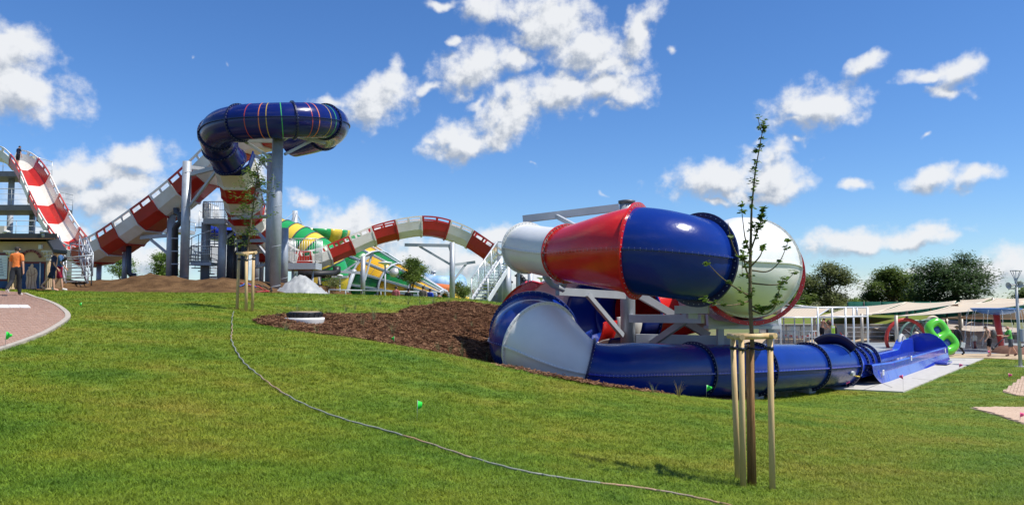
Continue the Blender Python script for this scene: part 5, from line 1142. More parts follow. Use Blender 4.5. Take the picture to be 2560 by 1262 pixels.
# ---------------------------------------------------------------- pool terrace on the right
def zp(px, d, z=SLAB): r = ray(px, 800); q = r * (d / r.y); return Vector((q.x, q.y, z))
SAILM = bpy.data.materials.new('cream_sail'); SAILM.use_nodes = True
_n = SAILM.node_tree; _b = _n.nodes['Principled BSDF']; _b.inputs['Base Color'].default_value = (.66, .57, .44, 1); _b.inputs['Roughness'].default_value = .9
_t = _n.nodes.new('ShaderNodeBsdfTranslucent'); _t.inputs[0].default_value = (.50, .29, .14, 1); _m = _n.nodes.new('ShaderNodeMixShader'); _m.inputs[0].default_value = .28
_n.links.new(_b.outputs[0], _m.inputs[1]); _n.links.new(_t.outputs[0], _m.inputs[2]); _n.links.new(_m.outputs[0], _n.nodes['Material Output'].inputs[0])
def sail(corners, sag, label, posts=()):
    a, b_, c, d = [P(*q) for q in corners]; t = thing('shade_sail', label, 'shade sail', Vector((min(a.x, b_.x, c.x, d.x), a.y, SLAB)), 'cream shade sails'); b = MB(); rows = []; n = 16
    for i in range(n + 1):
        u = i / n; row = []
        for j in range(n + 1):
            v = j / n; uu = .5 + (u - .5) * (1 - .10 * 4 * v * (1 - v)); vv = .5 + (v - .5) * (1 - .10 * 4 * u * (1 - u))
            q = (a * (1 - uu) + b_ * uu) * (1 - vv) + (d * (1 - uu) + c * uu) * vv; q = q - Vector((0, 0, sag * (4 * u * (1 - u) + 4 * v * (1 - v)) / 2)); row.append(q)
        rows.append(row)
    b.grid(rows); b.build('canopy', SAILM, t, solid=.01)
    b = MB(); b.tube([rows[0][j] for j in range(n + 1)] + [rows[i][n] for i in range(n + 1)] + [rows[n][n - j] for j in range(n + 1)] + [rows[n - i][0] for i in range(n + 1)], .03, 5); b.build('hem', mat('sail_hem', (.72, .64, .52), .8), t)
    for q in posts:
        w = P(*q); b = MB(); b.tube([Vector((w.x, w.y, SLAB)), w], .11, 12); b.build('post', mat('taupe_post', (.42, .37, .31), .5, .3), t)
# corners run: near-left, near-right, far-right, far-left
sail(((2243,790,51),(2590,757,49),(2560,752,60),(2398,755,60)), .30, 'front cream shade sail rising to a peak above the green raft', ((2240,788,51),(2398,756,60),(2574,757,50)))
sail(((2156,786,57),(2400,758,58),(2390,752,68),(2266,755,67)), .25, 'second cream shade sail left of the front one', ((2154,784,57),(2266,756,67)))
sail(((2044,791,62),(2176,787,61),(2266,755,70),(2120,768,75)), .10, 'tan sail slung behind the steel frame and the red hoop', ((2036,790,62),))
sail(((2396,757,66),(2440,760,64),(2480,744,74),(2400,750,76)), .1, 'narrow cream sail at the very back below the pine', ((2482,744,74),))
sail(((2436,758,64),(2600,757,62),(2600,742,74),(2490,745,74)), .22, 'rearmost cream sail behind the lamp post', ((2492,745,74),(2600,745,70)))
sail(((2350,795,62),(2600,798,60),(2640,762,56),(2470,778,57)), .12, 'low tan sail seen from below behind the blue bowl', ((2366,796,62),(2404,797,63)))
# awning over a frame on the far left
aw = thing('ribbed_awning', 'cream ribbed awning on posts behind the low blue tube', 'awning', zp(1990, 56))
a, b_, c, d = P(1942, 793, 55), P(2038, 793, 55), P(2075, 770, 62), P(1960, 770, 62)
for k in range(14):
    b = MB(); f0, f1 = k / 14, (k + .9) / 14; b.add([a.lerp(b_, f0), a.lerp(b_, f1), d.lerp(c, f1), d.lerp(c, f0)], [(0, 1, 2, 3)]); b.build('awning_strip', SAILM, aw, solid=.02)
b = MB(); b.tube([a, b_], .05, 6); b.tube([d, c], .05, 6); b.tube([b_, c], .05, 6); b.build('edge_tube', ALU, aw)
for px, d_ in ((1951,55),(1959,57),(1986,55.4),(2009,55.2),(2029,55),(2052,60)): w = P(px, 794, d_); bb = MB(); bb.tube([Vector((w.x, w.y, SLAB)), w], .055, 8); bb.build('post', STP, aw)
fr_ = thing('pergola', 'tall open frame of galvanised tubes behind the tube mouth', 'frame', zp(2100, 49))
for px, y0, y1, d_ in ((2044,768,840,48),(2080,768,858,48),(2113,768,862,48),(2133,770,866,50),(2168,768,864,48),(2142,770,790,52)):
    a = P(px, y0, d_); b = MB(); z_ = SLAB if y1 > 800 else P(px, y1, d_).z; b.tube([Vector((a.x, a.y, z_)), a], .06, 8); b.build('upright', ALU, fr_)
for x0, y0, x1, y1 in ((1950,769,2168,768),(2044,793,2168,790)): b = MB(); b.tube([P(x0, y0, 48), P(x1, y1, 48)], .055, 8); b.build('cross_tube', ALU, fr_)
b = MB(); b.tube([P(1950, 760, 48), P(2050, 768, 48)], .03, 6); b.build('stay', ALU, fr_)
sg = thing('notice_sign', 'upright lime green notice sign on the steel frame', 'sign', zp(2083, 47.8)); a = P(2083, 826, 47.8); b = MB(); b.box(a, (.21, .03, .62)); pnl = b.build('panel', mat('lime_sign', (.40, .62, .05), .5), sg)
b = MB(); b.box(a + Vector((0, -.02, .22)), (.17, .005, .10)); b.box(a + Vector((0, -.02, -.24)), (.17, .005, .10)); b.build('white_field', mat('sign_white', (.8, .8, .78), .5), pnl)
b = MB()
for k in range(5): b.box(a + Vector((-.01, -.02, .10 - k * .055)), (.13, .005, .018))
b.box(a + Vector((-.02, -.025, .23)), (.09, .004, .02)); b.build('print_line', mat('sign_ink', (.16, .30, .05), .5), pnl)
# pool wall with painted panels and railing
pw = thing('pool_wall', 'long grey concrete wall with a faded painted mural beyond the terrace', 'wall', zp(2100, 63))
b = MB(); a, c = zp(1900, 63), zp(2330, 63); b.box(((a.x + c.x) / 2, 63.2, SLAB + .55), (c.x - a.x, .3, 1.2)); b.build('wall_body', CONG, pw)
b = MB(); b.box(((a.x + c.x) / 2, 63.2, SLAB + 1.18), (c.x - a.x, .45, .07)); b.build('coping', CON, pw)
for k in range(5):
    x0, x1 = zp(1930 + k * 36, 63).x, zp(1964 + k * 36, 63).x; b = MB(); b.box(((x0 + x1) / 2, 63.02, SLAB + .62), (x1 - x0, .04, .98)); b.build('mural_panel', mat('mural_%d' % k, [(.16, .24, .32), (.20, .29, .38), (.17, .27, .34), (.24, .28, .32), (.13, .24, .36)][k], .7, col2=(.36, .34, .30), vscale=1.2), pw)
railing(pw, [zp(2115, 60), zp(2330, 60)], 1.05, 1.6, 3, .03, ALU); railing(pw, [zp(1945, 57), zp(2060, 57)], .9, .4, 2, .03, STP, .2)
bank = MB(); bank.add([zp(1880, 63.4, -2.2), zp(2340, 63.4, -2.2), zp(2330, 76, -1.55), zp(1880, 76, -1.45), zp(1880, 90, -1.5), zp(2700, 90, -1.6), zp(2700, 76, -2.2)], [(0, 1, 2, 3), (3, 2, 6, 5, 4)]); bank.build('grass_bank', mat('bank_grass', (.11, .18, .02), .9, col2=(.16, .14, .05), vscale=.7, bump=.6, bscale=4), kind='structure')
rub = MB(); xs_ = np.linspace(zp(2260, 58).x, zp(2640, 58).x, 60); rows = []
for yv, zv in ((57.5, SLAB - .02), (58.2, SLAB + .35), (60, SLAB + .62), (63, SLAB + .95), (67, SLAB + 1.2), (76, SLAB + 1.4)): rows.append([Vector((x, yv + .3 * mnoise.noise(Vector((x, yv, 1))), zv + .16 * mnoise.noise(Vector((x * .8, yv * 2, 2))))) for x in xs_])
rub.grid(rows); rub.build('rubble_slope', mat('rubble', (.30, .24, .19), .95, col2=(.46, .42, .37), vscale=1.2, bump=.8, bscale=5), kind='structure')
gf = thing('green_fence', 'dark green screened fence beneath the far shade sails', 'fence', zp(2300, 74)); NETM = mat('green_net', (.008, .075, .055), .8, var=.2, vscale=1.0)
x0, x1 = zp(2120, 74).x, zp(2700, 74).x; n = 14
for k in range(n):
    a, c = x0 + (x1 - x0) * k / n, x0 + (x1 - x0) * (k + 1) / n; b = MB(); b.grid([[Vector((a + (c - a) * f, 74 + .08 * math.sin(f * 9 + k), zz)) for f in np.linspace(.01, .99, 6)] for zz in (-2.35, -1.4, -.35)]); b.build('net_panel', NETM, gf, solid=.02)
    b = MB(); b.tube([(a, 74.05, -2.6), (a, 74.05, -.3)], .05, 6); b.build('post', BLK, gf)
# warning tape
for k, (x0, y0, x1, y1, lab) in enumerate(((1945,829,2030,834,'lower red and white barrier tape behind the sapling rails'),(1975,836,2040,830,'upper sagging red and white barrier tape near the awning'),(2100,829,2120,830,'short red and white tape right of the lime sign'))):
    t = thing('barrier_tape', lab, 'barrier tape', P(x0, y0, 59)); n = max(4, int((x1 - x0) / 7)); a, c = P(x0, y0, 59), P(x1, y1, 58.5)
    for i in range(n):
        p, q = a.lerp(c, i / n), a.lerp(c, (i + 1) / n); dz = [Vector((0, 0, -.25 * (1 - (2 * f - 1) ** 2) - .12 * s)) for f, s in ((i / n, 0), ((i + 1) / n, 0), ((i + 1) / n, 1), (i / n, 1))]
        b = MB(); b.add([p + dz[0], q + dz[1], q + dz[2], p + dz[3]], [(0, 1, 2, 3)]); b.build('tape_stripe', (mat('tape_red', (.55, .04, .03), .5), mat('tape_white', (.75, .74, .72), .5))[i % 2], t, solid=.004)
# water play hoops
def hoop(px, py, r, d, m, label, hw=.09, ang=0.0):
    c = P(px, py, d); t = thing('water_hoop', label, 'water hoop', (c.x, c.y, SLAB)); b = MB(); u = Vector((math.cos(ang), math.sin(ang), 0)); rr = r / F * d
    pts = [c + u * (rr * math.cos(R(a))) + Vector((0, 0, rr * math.sin(R(a)))) for a in range(-72, 253, 6)]; pts = [q for q in pts if q.z > SLAB - .05]; b.tube(pts, hw, 10); b.build('hoop_tube', m, t)
    for k in range(5):
        a = R(20 + k * 35); b = MB(); q = c + u * (rr * .93 * math.cos(a)) + Vector((0, 0, rr * .93 * math.sin(a))); b.lathe(q, [(.001, -.03), (.03, -.03), (.03, .03), (.001, .03)], 8); b.build('nozzle', ALU, t)
    for k, (a, e) in enumerate(((140, -60), (40, -110), (165, -30))):
        b = MB(); p0_ = c + u * (rr * .9 * math.cos(R(a))) + Vector((0, 0, rr * .9 * math.sin(R(a)))); p1_ = c + u * (rr * .8 * math.cos(R(e))) + Vector((0, 0, rr * .8 * math.sin(R(e)))); mid = p0_.lerp(p1_, .5) + Vector((0, 0, .25)); b.tube([Vector(q) for q in cat_([p0_, mid, p1_], 6)], .014, 5); b.build('water_jet', SPRAY, t)
SPRAY = mat('spray_water', (.80, .86, .90), .2, alpha=.5)
hoop(2265, 848, 49, 52, mat('red_paint', (.48, .035, .025), .4), 'red water-play hoop in front of the wall', .12)
hoop(2292, 848, 46, 54, mat('sage_paint', (.16, .27, .23), .45), 'sage green water-play hoop just behind the red hoop', .08, .1)
hoop(2318, 846, 46, 57, mat('dark_sage_paint', (.08, .18, .15), .45), 'dark green water-play hoop at the back of the row', .08, .15)
# tipping bowl on a red post
tb = thing('water_bowl', 'blue water bowl on a red post streaming water beside the lamp post', 'water feature', zp(2503, 48.5)); tp_ = P(2490, 782, 48.5); bs = zp(2503, 48.5)
b = MB(); b.tube([bs, Vector((tp_.x, tp_.y, tp_.z))], .19, 16); b.build('post', mat('red_paint', (.5, .03, .02)), tb)
b = MB(); b.lathe(tp_, [(.15, -.12), (.7, -.05), (1.25, .12), (1.45, .28), (1.40, .30), (1.1, .20), (.001, .1)], 28); b.build('bowl', mat('bowl_blue', (.06, .17, .42), .25, var=.2, vscale=2), tb)
for k in range(13):
    a = k / 13 * 6.283; rg = random.Random(k); q = tp_ + Vector((math.cos(a) * 1.5, math.sin(a) * 1.5, .2)); pts = []
    for i in range(14): f = i / 13; pts.append(q + Vector((math.cos(a) * .35 * f + rg.gauss(0, .02), math.sin(a) * .35 * f, -2.3 * f * f - .1 * f)))
    b = MB(); b.tube(pts, [.007 + .012 * rg.random() for _ in pts], 6); b.build('water_strand', SPRAY, tb)
# small mushrooms and ring
for px, d, lab in ((2434, 51, 'cream ball-topped water jet post left of the bare-chested man'), (2265, 53, 'cream ball-topped water jet post inside the red hoop'), (2290, 56, 'cream ball-topped water jet post right of the hoop posts')):
    t = thing('ball_jet', lab, 'water jet', zp(px, d), 'ball-topped jets'); q = zp(px, d); b = MB(); b.tube([q, q + Vector((0, 0, .55))], .11, 12); b.build('post', mat('brown_red', (.25, .07, .05), .5), t)
    b = MB(); b.ball(q + Vector((0, 0, .72)), .18, 12); b.lathe(q + Vector((0, 0, .5)), [(.13, 0), (.16, .06), (.10, .12)], 12); b.build('ball', mat('cream_paint', (.60, .52, .40), .5), t)
t = thing('play_arch', 'cream arch ring standing behind the green raft', 'play equipment', zp(2333, 58)); b = MB(); c = P(2332, 806, 58); b.tube([c + Vector((.42 * math.cos(R(a)), 0, .42 * math.sin(R(a)))) for a in range(-60, 241, 12)], .13, 10); b.build('ring', mat('cream_paint', (1, 1, 1)), t); b = MB(); b.tube([c + Vector((0, 0, -.4)), Vector((c.x, c.y, SLAB))], .1, 8); b.build('post', STP, t)
t = thing('spray_mound', 'low brown rubber mound by the foot of the red post', 'mound', zp(2530, 46.6)); q = zp(2526, 46.8); b = MB(); b.lathe(q, [(1.15, 0), (1.0, .2), (.6, .42), (.001, .5)], 22); b.build('mound_body', mat('brown_rubber', (.16, .085, .06), .8, var=.2, vscale=4), t)
# double inflatable raft leaning on the run-out end
rf = thing('inflatable_raft', 'lime green two-ring inflatable raft with blue seats leaning on the run-out', 'raft', zp(2345, 43.6)); RG = mat('lime_vinyl', (.10, .52, .03), .22, coat=.4, bump=.05, bscale=6)
up_ = (P(2325, 822, 45.0) - P(2360, 868, 44.8)).normalized(); sd_ = Vector((up_.z, 0, -up_.x)).normalized() if True else None
sd_ = (Vector((.86, .12, .10)) - up_ * Vector((.86, .12, .10)).dot(up_)).normalized()
def rring(c, a, bb, r): return [c + sd_ * (a * (abs(math.cos(x)) ** .75) * math.copysign(1, math.cos(x))) + up_ * (bb * (abs(math.sin(x)) ** .75) * math.copysign(1, math.sin(x))) for x in np.linspace(0, 6.283, 37)]
c1, c2_ = P(2342, 825, 44.6), P(2366, 860, 44.4); rx, ry = .46, .43
c2_ = c1 - up_ * .88
for i, c in enumerate((c1, c2_)):
    b = MB(); b.tube(rring(c, rx, ry, 0), .25, 16, cap=False); b.build('ring_tube', RG, rf); nrm = up_.cross(sd_).normalized(); nrm = -nrm if nrm.y > 0 else nrm; b = MB(); rows = []
    for k in range(8):
        f = k / 7; rows.append([c + (q - c) * (f * .98) + nrm * (.08 * (1 - f * f)) for q in rring(c, rx - .1, ry - .1, 0)])
    b.grid(rows); b.build('seat_cushion', mat('navy_vinyl', (.02, .04, .2), .3, coat=.3), rf, solid=.02)
b = MB(); b.tube([c1.lerp(c2_, .5) - sd_ * .62, c1.lerp(c2_, .5) - sd_ * .62 + up_ * .01, c1.lerp(c2_, .5) + sd_ * .62], .17, 12); b.build('cross_tube', RG, rf)
# lamp post at the right edge
t = thing('street_lamp', 'tall grey lamp post with funnel head and loudspeakers at the right edge', 'street lamp', (P(2548, 908, 38).x, 38, SLAB)); q = P(2540, 700, 38); bs = Vector((q.x + .06, q.y, H(q.x, q.y) - .02))
b = MB(); b.tube([bs, bs.lerp(q, .5), q], [.085, .075, .06], 14); b.build('pole', STP, t); b = MB(); b.box(bs + Vector((0, 0, .03)), (.4, .4, .05)); b.build('base_plate', CON, t)
tq = P(2540, 677, 38)
b = MB(); b.lathe(tq, [(.001, .04), (.26, .03), (.27, 0), (.001, -.02)], 20); b.build('lamp_top', STP, t)
b = MB()
for k in range(5): a = k * 1.2566 + .3; u = Vector((math.cos(a), math.sin(a), 0)); b.tube([q + u * .04 + Vector((0, 0, -.02)), tq + u * .25], .016, 6)
b.lathe(q, [(.06, -.1), (.08, 0), (.09, .06), (.03, .1)], 12); b.build('lamp_cage', STP, t)
for dv in (Vector((-1, -.25, -.12)), Vector((1, -.2, -.12)), Vector((-.3, -1, .0))):
    b = MB(); dv.normalize(); b.lathe(q + Vector((0, 0, -.22)) + dv * .08, [(.04, 0), (.06, .12), (.10, .28), (.17, .40), (.16, .40), (.04, .2)], 18, axis=dv); b.build('loudspeaker', mat('horn_grey', (.50, .51, .52), .5), t)
b = MB(); b.box(q + Vector((-.28, -.12, -.42)), (.34, .12, .10)); b.tube([q + Vector((0, 0, -.40)), q + Vector((-.2, -.1, -.40))], .02, 6); b.build('camera_unit', mat('horn_grey', (1, 1, 1)), t)
b = MB(); b.box(P(2562, 838, 37.8), (.34, .2, .62)); b.build('junction_box', mat('box_grey', (.42, .44, .46), .5), t)
b = MB(); b.tube([P(2551, 868, 37.8), P(2558, 866, 37.7), P(2566, 856, 37.7)], .025, 6); b.build('cable', BLK, t)
# ---------------------------------------------------------------- people
def rx_(v, a): c, s = math.cos(a), math.sin(a); return Vector((v.x, v.y * c - v.z * s, v.y * s + v.z * c))
def cloth(name, c, r=.85): return mat('cloth_' + name, c, r, var=.12, vscale=7, bump=.25, bscale=18)
def person(label, foot, face, h=1.78, skin=SKIN, shirt=None, sleeves='short', trousers=None, legs='long', shoes=None, hair=HAIR, hat=None, bald=False, lleg=(0, 0), rleg=(0, 0), larm=(0, .12, .1), rarm=(0, .12, .1), lean=0, nod=0, jacket=False, sit=False):
    k = h / 1.78; fw = Vector((0, 1, 0)); J = {}; E = []; rad = {}
    def leg(sd, a, kn): # hip angle forward, knee bend (deg)
        hip = Vector((sd * .095, 0, .93)); knee = hip + rx_(Vector((0, 0, -.44)), R(a)); ank = knee + rx_(Vector((0, 0, -.42)), R(a - kn)); toe = ank + rx_(Vector((0, .17, -.055)), R((a - kn) * .6)); heel = ank + rx_(Vector((0, -.05, -.045)), R((a - kn) * .6)); return hip, knee, ank, toe, heel
    V = []; RR = []
    def add(p, r): V.append(p); RR.append(r); return len(V) - 1
    body = {}
    def seg(a, b, tag): E.append((a, b)); body[(a, b)] = tag
    pel = add(Vector((0, 0, .95)), (.15, .115)); wst = add(rx_(Vector((0, 0, .17)), R(-lean * .5)) + Vector((0, 0, .95)), (.14, .10)); chs = add(V[wst] + rx_(Vector((0, 0, .22)), R(-lean)), (.165, .115)); shd = add(V[chs] + rx_(Vector((0, 0, .13)), R(-lean)), (.10, .075)); nk = add(V[shd] + rx_(Vector((0, .005, .09)), R(-lean - nod * .4)), (.052, .055))
    hd = add(V[nk] + rx_(Vector((0, .02, .10)), R(-lean - nod)), (.078, .095)); ht = add(V[hd] + rx_(Vector((0, -.005, .09)), R(-lean - nod)), (.068, .085))
    seg(pel, wst, 'torso'); seg(wst, chs, 'torso'); seg(chs, shd, 'torso'); seg(shd, nk, 'neck'); seg(nk, hd, 'head'); seg(hd, ht, 'head'); hands = []
    for sd, (a, kn) in ((-1, lleg), (1, rleg)):
        hp, kne, an, to, he = leg(sd, a, kn); i0 = add(hp, (.095, .10)); i1 = add(hp.lerp(kne, .5), (.078, .082)); i2 = add(kne, (.056, .06)); i3 = add(kne.lerp(an, .35), (.055, .06)); i4 = add(an, (.036, .042)); i5 = add(to, (.04, .03))
        seg(pel, i0, 'hip'); seg(i0, i1, 'thigh'); seg(i1, i2, 'thigh2'); seg(i2, i3, 'shin'); seg(i3, i4, 'shin'); seg(i4, i5, 'foot')
    for sd, (a, out, el) in ((-1, larm), (1, rarm)):
        sh = V[shd] + rx_(Vector((sd * .17, 0, -.025)), R(-lean)); el_ = sh + rx_(Vector((sd * math.sin(out) * .30, 0, -math.cos(out) * .30)), R(a)); wr = el_ + rx_(Vector((sd * math.sin(out) * .10, 0, -.26)), R(a + math.degrees(el))); i0 = add(sh, (.058, .06)); i1 = add(el_, (.040, .042)); i2 = add(wr, (.027, .03)); d = (wr - el_).normalized(); i3 = add(wr + d * .055, (.034, .020)); i4 = add(wr + d * .085, (.030, .018))
        seg(shd, i0, 'shoulder'); seg(i0, i1, 'uparm'); seg(i1, i2, 'forearm'); seg(i2, i3, 'hand'); seg(i3, i4, 'hand'); hands.append((wr + d * .09, d, sd))
    me = bpy.data.meshes.new('skel'); me.from_pydata([tuple(v) for v in V], E, []); ob = bpy.data.objects.new('skel', me); COL.objects.link(ob)
    md = ob.modifiers.new('s', 'SKIN'); md.use_smooth_shade = True; md.branch_smoothing = .6
    if not me.skin_vertices: 
        bmx = bmesh.new(); bmx.from_mesh(me); bmx.verts.layers.skin.verify(); bmx.to_mesh(me); bmx.free()
    for i, r in enumerate(RR): me.skin_vertices[0].data[i].radius = r; me.skin_vertices[0].data[i].use_root = (i == 0)
    sb = ob.modifiers.new('u', 'SUBSURF'); sb.levels = 2; sb.render_levels = 2
    dg = bpy.context.evaluated_depsgraph_get(); dg.update(); em = bpy.data.meshes.new_from_object(ob.evaluated_get(dg)); bpy.data.objects.remove(ob)
    co = np.array([v.co[:] for v in em.vertices]); nr = np.array([v.normal[:] for v in em.vertices]); fs = [list(p.vertices) for p in em.polygons]; bpy.data.meshes.remove(em)
    fc = np.array([co[f].mean(0) for f in fs]); best = np.full(len(fs), 1e9); tag = np.array(['torso'] * len(fs), dtype=object); par = np.zeros(len(fs))
    for (a, b) in E:
        A, B_ = np.array(V[a]), np.array(V[b]); ab = B_ - A; t_ = np.clip(((fc - A) @ ab) / (ab @ ab), 0, 1); dd = np.linalg.norm(fc - A - t_[:, None] * ab, axis=1) - .5 * ((1 - t_) * RR[a][0] + t_ * RR[b][0]); m = dd < best; best[m] = dd[m]; tag[m] = body[(a, b)]; par[m] = t_[m]
    t = thing('person', label, 'person', foot, 'people'); Mz = Matrix.Rotation(face, 3, 'Z'); zmin = co[:, 2].min()
    def w(p): q = Mz @ (Vector(p) - Vector((0, 0, zmin))) * k; return Vector(foot) + q
    wc = [w(c) for c in co]; wn = [Mz @ Vector(n) for n in nr]
    b = MB(); b.add(wc, fs, 0, True)
    for p, d, sd in hands:                  # four fingers and a thumb, gently curled
        rt = Vector((0, 1, 0)); cr = d.cross(rt); cr = cr.normalized() if cr.length > .01 else Vector((1, 0, 0)); fwd_ = cr.cross(d).normalized()
        for q_, ln in ((-.026, .062), (-.009, .076), (.009, .070), (.026, .054)):
            p0 = p + fwd_ * q_ - d * .02; p1 = p0 + d * (ln * .55); p2 = p1 + (d * .8 - cr * (sd * .6)).normalized() * ln * .5; b.tube([w(x) for x in (p0, p1, p2)], [.009 * k, .0085 * k, .006 * k], 6)
        p0 = p - d * .06 + fwd_ * .028; b.tube([w(x) for x in (p0, p0 + fwd_ * .025 + d * .025, p0 + fwd_ * .03 + d * .055)], [.011 * k, .010 * k, .007 * k], 6)
    hc = V[hd]; hq = lambda v: hc + rx_(Vector(v), R(-lean - nod))
    b.tube([w(hq((0, .085, .025))), w(hq((0, .115, -.012))), w(hq((0, .09, -.022)))], [.008, .017, .010], 6)
    for s in (-1, 1): b.ball(w(hq((s * .082, -.005, .0))), .028, 6, sc=(.5, 1, 1.2))
    o = b.build('body', skin, t); e = MB()
    for s in (-1, 1): e.ball(w(hq((s * .032, .088, .028))), .011, 6)
    e.box(w(hq((0, .093, -.05))), (.045, .045, .008)); e.build('eyes_and_mouth', mat('eye_dark', (.05, .03, .025), .4), t)
    def garment(name, sel, m, off, flare=0):
        idx = [i for i in range(len(fs)) if sel(i)]
        if not idx: return None
        vv = sorted({v for i in idx for v in fs[i]}); mp = {v: j for j, v in enumerate(vv)}; g_ = MB(); g_.add([wc[v] + wn[v] * off for v in vv], [[mp[v] for v in fs[i]] for i in idx], 0, True); return g_.build(name, m, t, solid=.008)
    zt = lambda i: fc[i][2]; relz = np.array([Vector(c).z for c in fc])
    if shirt:
        sl = {'short': ('torso', 'shoulder', 'uparm'), 'long': ('torso', 'shoulder', 'uparm', 'forearm'), 'none': ('torso', 'shoulder')}[sleeves]
        garment('jacket' if jacket else 'shirt', lambda i: tag[i] in sl and not (tag[i] == 'uparm' and sleeves == 'short' and par[i] > .72) or (tag[i] == 'hip') or (jacket and tag[i] == 'thigh' and par[i] < .45) or (tag[i] == 'neck' and par[i] < .35), shirt, .018 if jacket else .012)
    if trousers:
        lg = ('hip', 'thigh', 'thigh2', 'shin') if legs == 'long' else ('hip', 'thigh', 'thigh2')
        garment('trousers' if legs == 'long' else 'shorts', lambda i: tag[i] in lg and not (legs == 'short' and tag[i] == 'thigh2' and par[i] > .75) or (tag[i] == 'torso' and fc[i][2] < 1.02), trousers, .016 if legs == 'short' else .014)
    if shoes: garment('shoe', lambda i: tag[i] == 'foot', shoes, .01)
    def headsel(i):
        v = rx_(Vector(fc[i]) - hc, R(lean + nod)); return tag[i] == 'head' and (v.z > .055 or (v.y < -.01 and v.z > -.055) or (abs(v.x) > .06 and v.y < .03 and v.z > .0))
    if not bald: garment('hair', headsel, hair, .012)
    if hat:
        garment('cap', lambda i: tag[i] == 'head' and (rx_(Vector(fc[i]) - hc, R(lean + nod))).z > .045, hat, .02); hb_ = MB(); hb_.add([w(hq(q)) for q in ((-.07, .07, .062), (.07, .07, .062), (.05, .17, .05), (-.05, .17, .05))], [(0, 1, 2, 3)]); hb_.build('cap_peak', hat, t, solid=.008)
    t['_k'] = 1; del t['_k']
    return t, w, V, hands
def sole(px, py, d, z=None): q = P(px, py, d); return Vector((q.x, q.y, H(q.x, q.y) + .02 if z is None else z))
ORG = cloth('orange', (.72, .20, .055)); CHA = cloth('charcoal', (.028, .030, .036)); NVY = cloth('navy', (.035, .045, .085)); BLS = cloth('steel_blue', (.06, .13, .26)); RSH = cloth('crimson', (.32, .02, .05)); KHK = cloth('khaki', (.48, .40, .28)); BLKC = cloth('black', (.012, .012, .016)); GRY = cloth('grey_brown', (.16, .13, .12)); PNK = cloth('dusty_pink', (.40, .12, .13)); RBL = cloth('royal_blue', (.02, .05, .36)); LIM = cloth('lime', (.12, .45, .10)); SLT = cloth('slate', (.09, .10, .12)); SUIT = cloth('dark_suit', (.010, .012, .022), .7); DKB = cloth('dark_blue', (.02, .03, .06)); SHW = mat('shoe_white', (.6, .58, .55), .7); SHB = mat('shoe_black', (.012, .012, .012), .4); SHBR = mat('shoe_brown', (.10, .035, .02), .6); BRNW = cloth('brown_top', (.10, .045, .03))
q = P(38, 742, 27.7); person('man in orange polo shirt and dark trousers walking away up the brick path', Vector((q.x, q.y, H(q.x, q.y) + .05)), R(8), 1.80, shirt=ORG, trousers=CHA, shoes=SHW, lleg=(-14, 34), rleg=(8, 4), larm=(8, .16, .1), rarm=(-6, .2, .15))
q = P(140, 727, 31.4); person('man in navy shirt and khaki cap walking right past the building', sole(131, 727, 31.2), R(-78), 1.68, shirt=NVY, trousers=DKB, legs='short', shoes=SKIN, hat=KHK, lleg=(-28, 12), rleg=(8, 4), larm=(-14, .12, .25), rarm=(16, .12, .35), lean=4)
person('man in blue shirt and red shorts walking right past the building', sole(147, 726, 31.9), R(-75), 1.76, shirt=BLS, trousers=RSH, legs='short', shoes=SHW, lleg=(-10, 22), rleg=(14, 6), larm=(-12, .12, .25), rarm=(18, .12, .4), lean=5)
q = P(44, 418, 59.5); person('man in dark shirt standing at the top of the striped drop', q, R(-20), 1.74, shirt=DKB, trousers=BLKC, legs='short', shoes=SHB, lleg=(2, 0), rleg=(-4, 4), larm=(6, .2, .2), rarm=(0, .2, .2), lean=6, nod=14)
for px, d, f, kw, lab in ((990, 43.5, R(-12), dict(shirt=PNK, trousers=SLT), 'person in dusty pink shirt seen to the waist behind the crest'), (1021, 44, R(-25), dict(shirt=CHA, trousers=CHA, hat=BLKC), 'person in dark printed shirt and cap behind the crest'), (1058, 42.6, R(-15), dict(shirt=GRY, trousers=SLT), 'tallest person in grey-brown shirt behind the crest'), (1075, 43.4, R(-30), dict(shirt=RBL, trousers=DKB), 'person in royal blue shirt behind the crest'), (1097, 44.2, R(-20), dict(trousers=DKB, hat=cloth('cap_grey', (.4, .4, .4)), skin=SKIND), 'bare-backed person in grey cap behind the crest')):
    q = P(px, 700, d); zf_ = P(px, {990: 713, 1021: 719, 1058: 713, 1075: 719, 1097: 727}[px], d).z - 1.78; person(lab, Vector((q.x, q.y, zf_)), f, 1.76, shoes=SHB, lleg=(10, 6), rleg=(-10, 10), larm=(8, .15, .3), rarm=(-6, .15, .3), **kw)
zf_ = SLAB + .0
t, w, V, hn = person('man in black suit and cap walking left past the green raft', zp(2393, 45.3, zf_), R(92), 1.80, shirt=SUIT, sleeves='long', jacket=True, trousers=SUIT, shoes=SHB, hat=BLKC, lleg=(26, 6), rleg=(-24, 10), larm=(-16, .12, .2), rarm=(14, .12, .2), nod=8)
bg = MB(); q = w(hn[0][0]); bg.box(q + Vector((.02, -.02, -.16)), (.24, .08, .32), Matrix.Rotation(.2, 3, 'Y')); o = bg.build('carrier_bag', mat('white_bag', (.62, .68, .72), .4, bump=.5, bscale=12)); o['label'] = 'white carrier bag held by the man in the black suit'; o['category'] = 'bag'
t, w, V, hn = person('bare-chested dark-haired man in black shorts walking left with a backpack', zp(2472, 44.0, zf_), R(88), 1.80, trousers=BLKC, legs='short', lleg=(22, 34), rleg=(-4, 4), larm=(16, .1, .3), rarm=(22, .1, .2), lean=12, nod=24, skin=mat('fair_skin', (.58, .33, .24), .55))
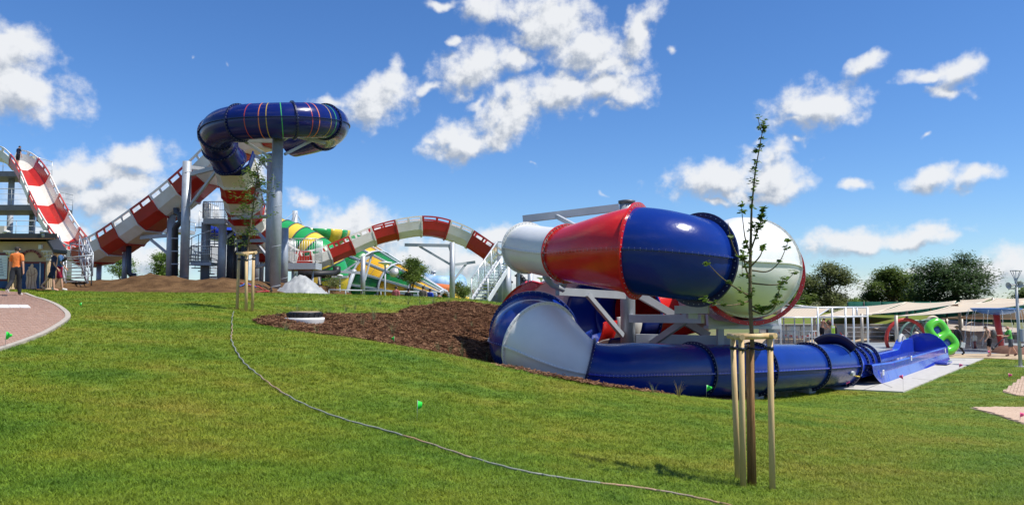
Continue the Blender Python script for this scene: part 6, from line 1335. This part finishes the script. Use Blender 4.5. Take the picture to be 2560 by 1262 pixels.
bp_ = thing('backpack', 'grey and black backpack on the bare-chested man', 'backpack', w((0, -.24, 1.15))); c = w((0, -.22, 1.28)); b = MB(); b.ball(c, .20, 12, sc=(.8, .85, 1.25)); b.build('bag_body', cloth('pack_grey', (.13, .13, .13)), bp_)
b = MB(); b.ball(c + Vector((.09, 0, -.08)), .13, 10, sc=(.8, .8, .8)); b.build('pocket', cloth('pack_black', (.03, .03, .035)), bp_)
for s in (-.11, .11): b = MB(); b.tube([w((s, -.14, 1.42)), w((s, .03, 1.50)), w((s, .15, 1.36)), w((s * 1.1, .08, 1.12)), w((s, -.12, 1.08))], .018, 6); b.build('strap', cloth('pack_black', (1, 1, 1)), bp_)
t, w, V, hn = person('bald man in lime shirt and grey shorts carrying a long pole', zp(2524, 44.3, zf_), R(80), 1.78, shirt=LIM, trousers=SLT, legs='short', shoes=SHBR, bald=True, lleg=(14, 8), rleg=(-18, 14), larm=(28, .2, 1.0), rarm=(30, .2, 1.1), lean=8, nod=10)
po = thing('trimmer_pole', 'long dark trimmer pole slung across the man in the lime shirt', 'garden tool', w((0, .2, .9))); b = MB(); a_, c_ = w((.08, -.12, 1.50)), P(2483, 871, 43.9); b.tube([a_, c_], .03, 8); b.build('shaft', BLK, po); b = MB(); b.tube([c_ + Vector((.05, 0, .06)), c_ + Vector((-.06, 0, -.06))], .07, 8); b.build('cutter_head', BLK, po); b = MB(); b.box(w((.0, -.26, 1.12)), (.18, .14, .26)); b.build('motor', mat('tool_grey', (.05, .055, .05), .5), po)
person('tanned person with bare back behind the steel frame upright', zp(2054, 52, zf_ + .35), R(-60), 1.72, skin=SKIND, trousers=BLKC, legs='short', lleg=(0, 0), rleg=(4, 6), larm=(30, .15, .4), rarm=(26, .15, .5), lean=22, nod=10)
person('stooping dark-clothed person beside the lime notice sign', zp(2088, 52.4, zf_ + .35), R(60), 1.70, skin=SKIND, shirt=BRNW, trousers=BLKC, lleg=(6, 4), rleg=(-4, 4), larm=(40, .15, .2), rarm=(30, .15, .3), lean=40, nod=20)
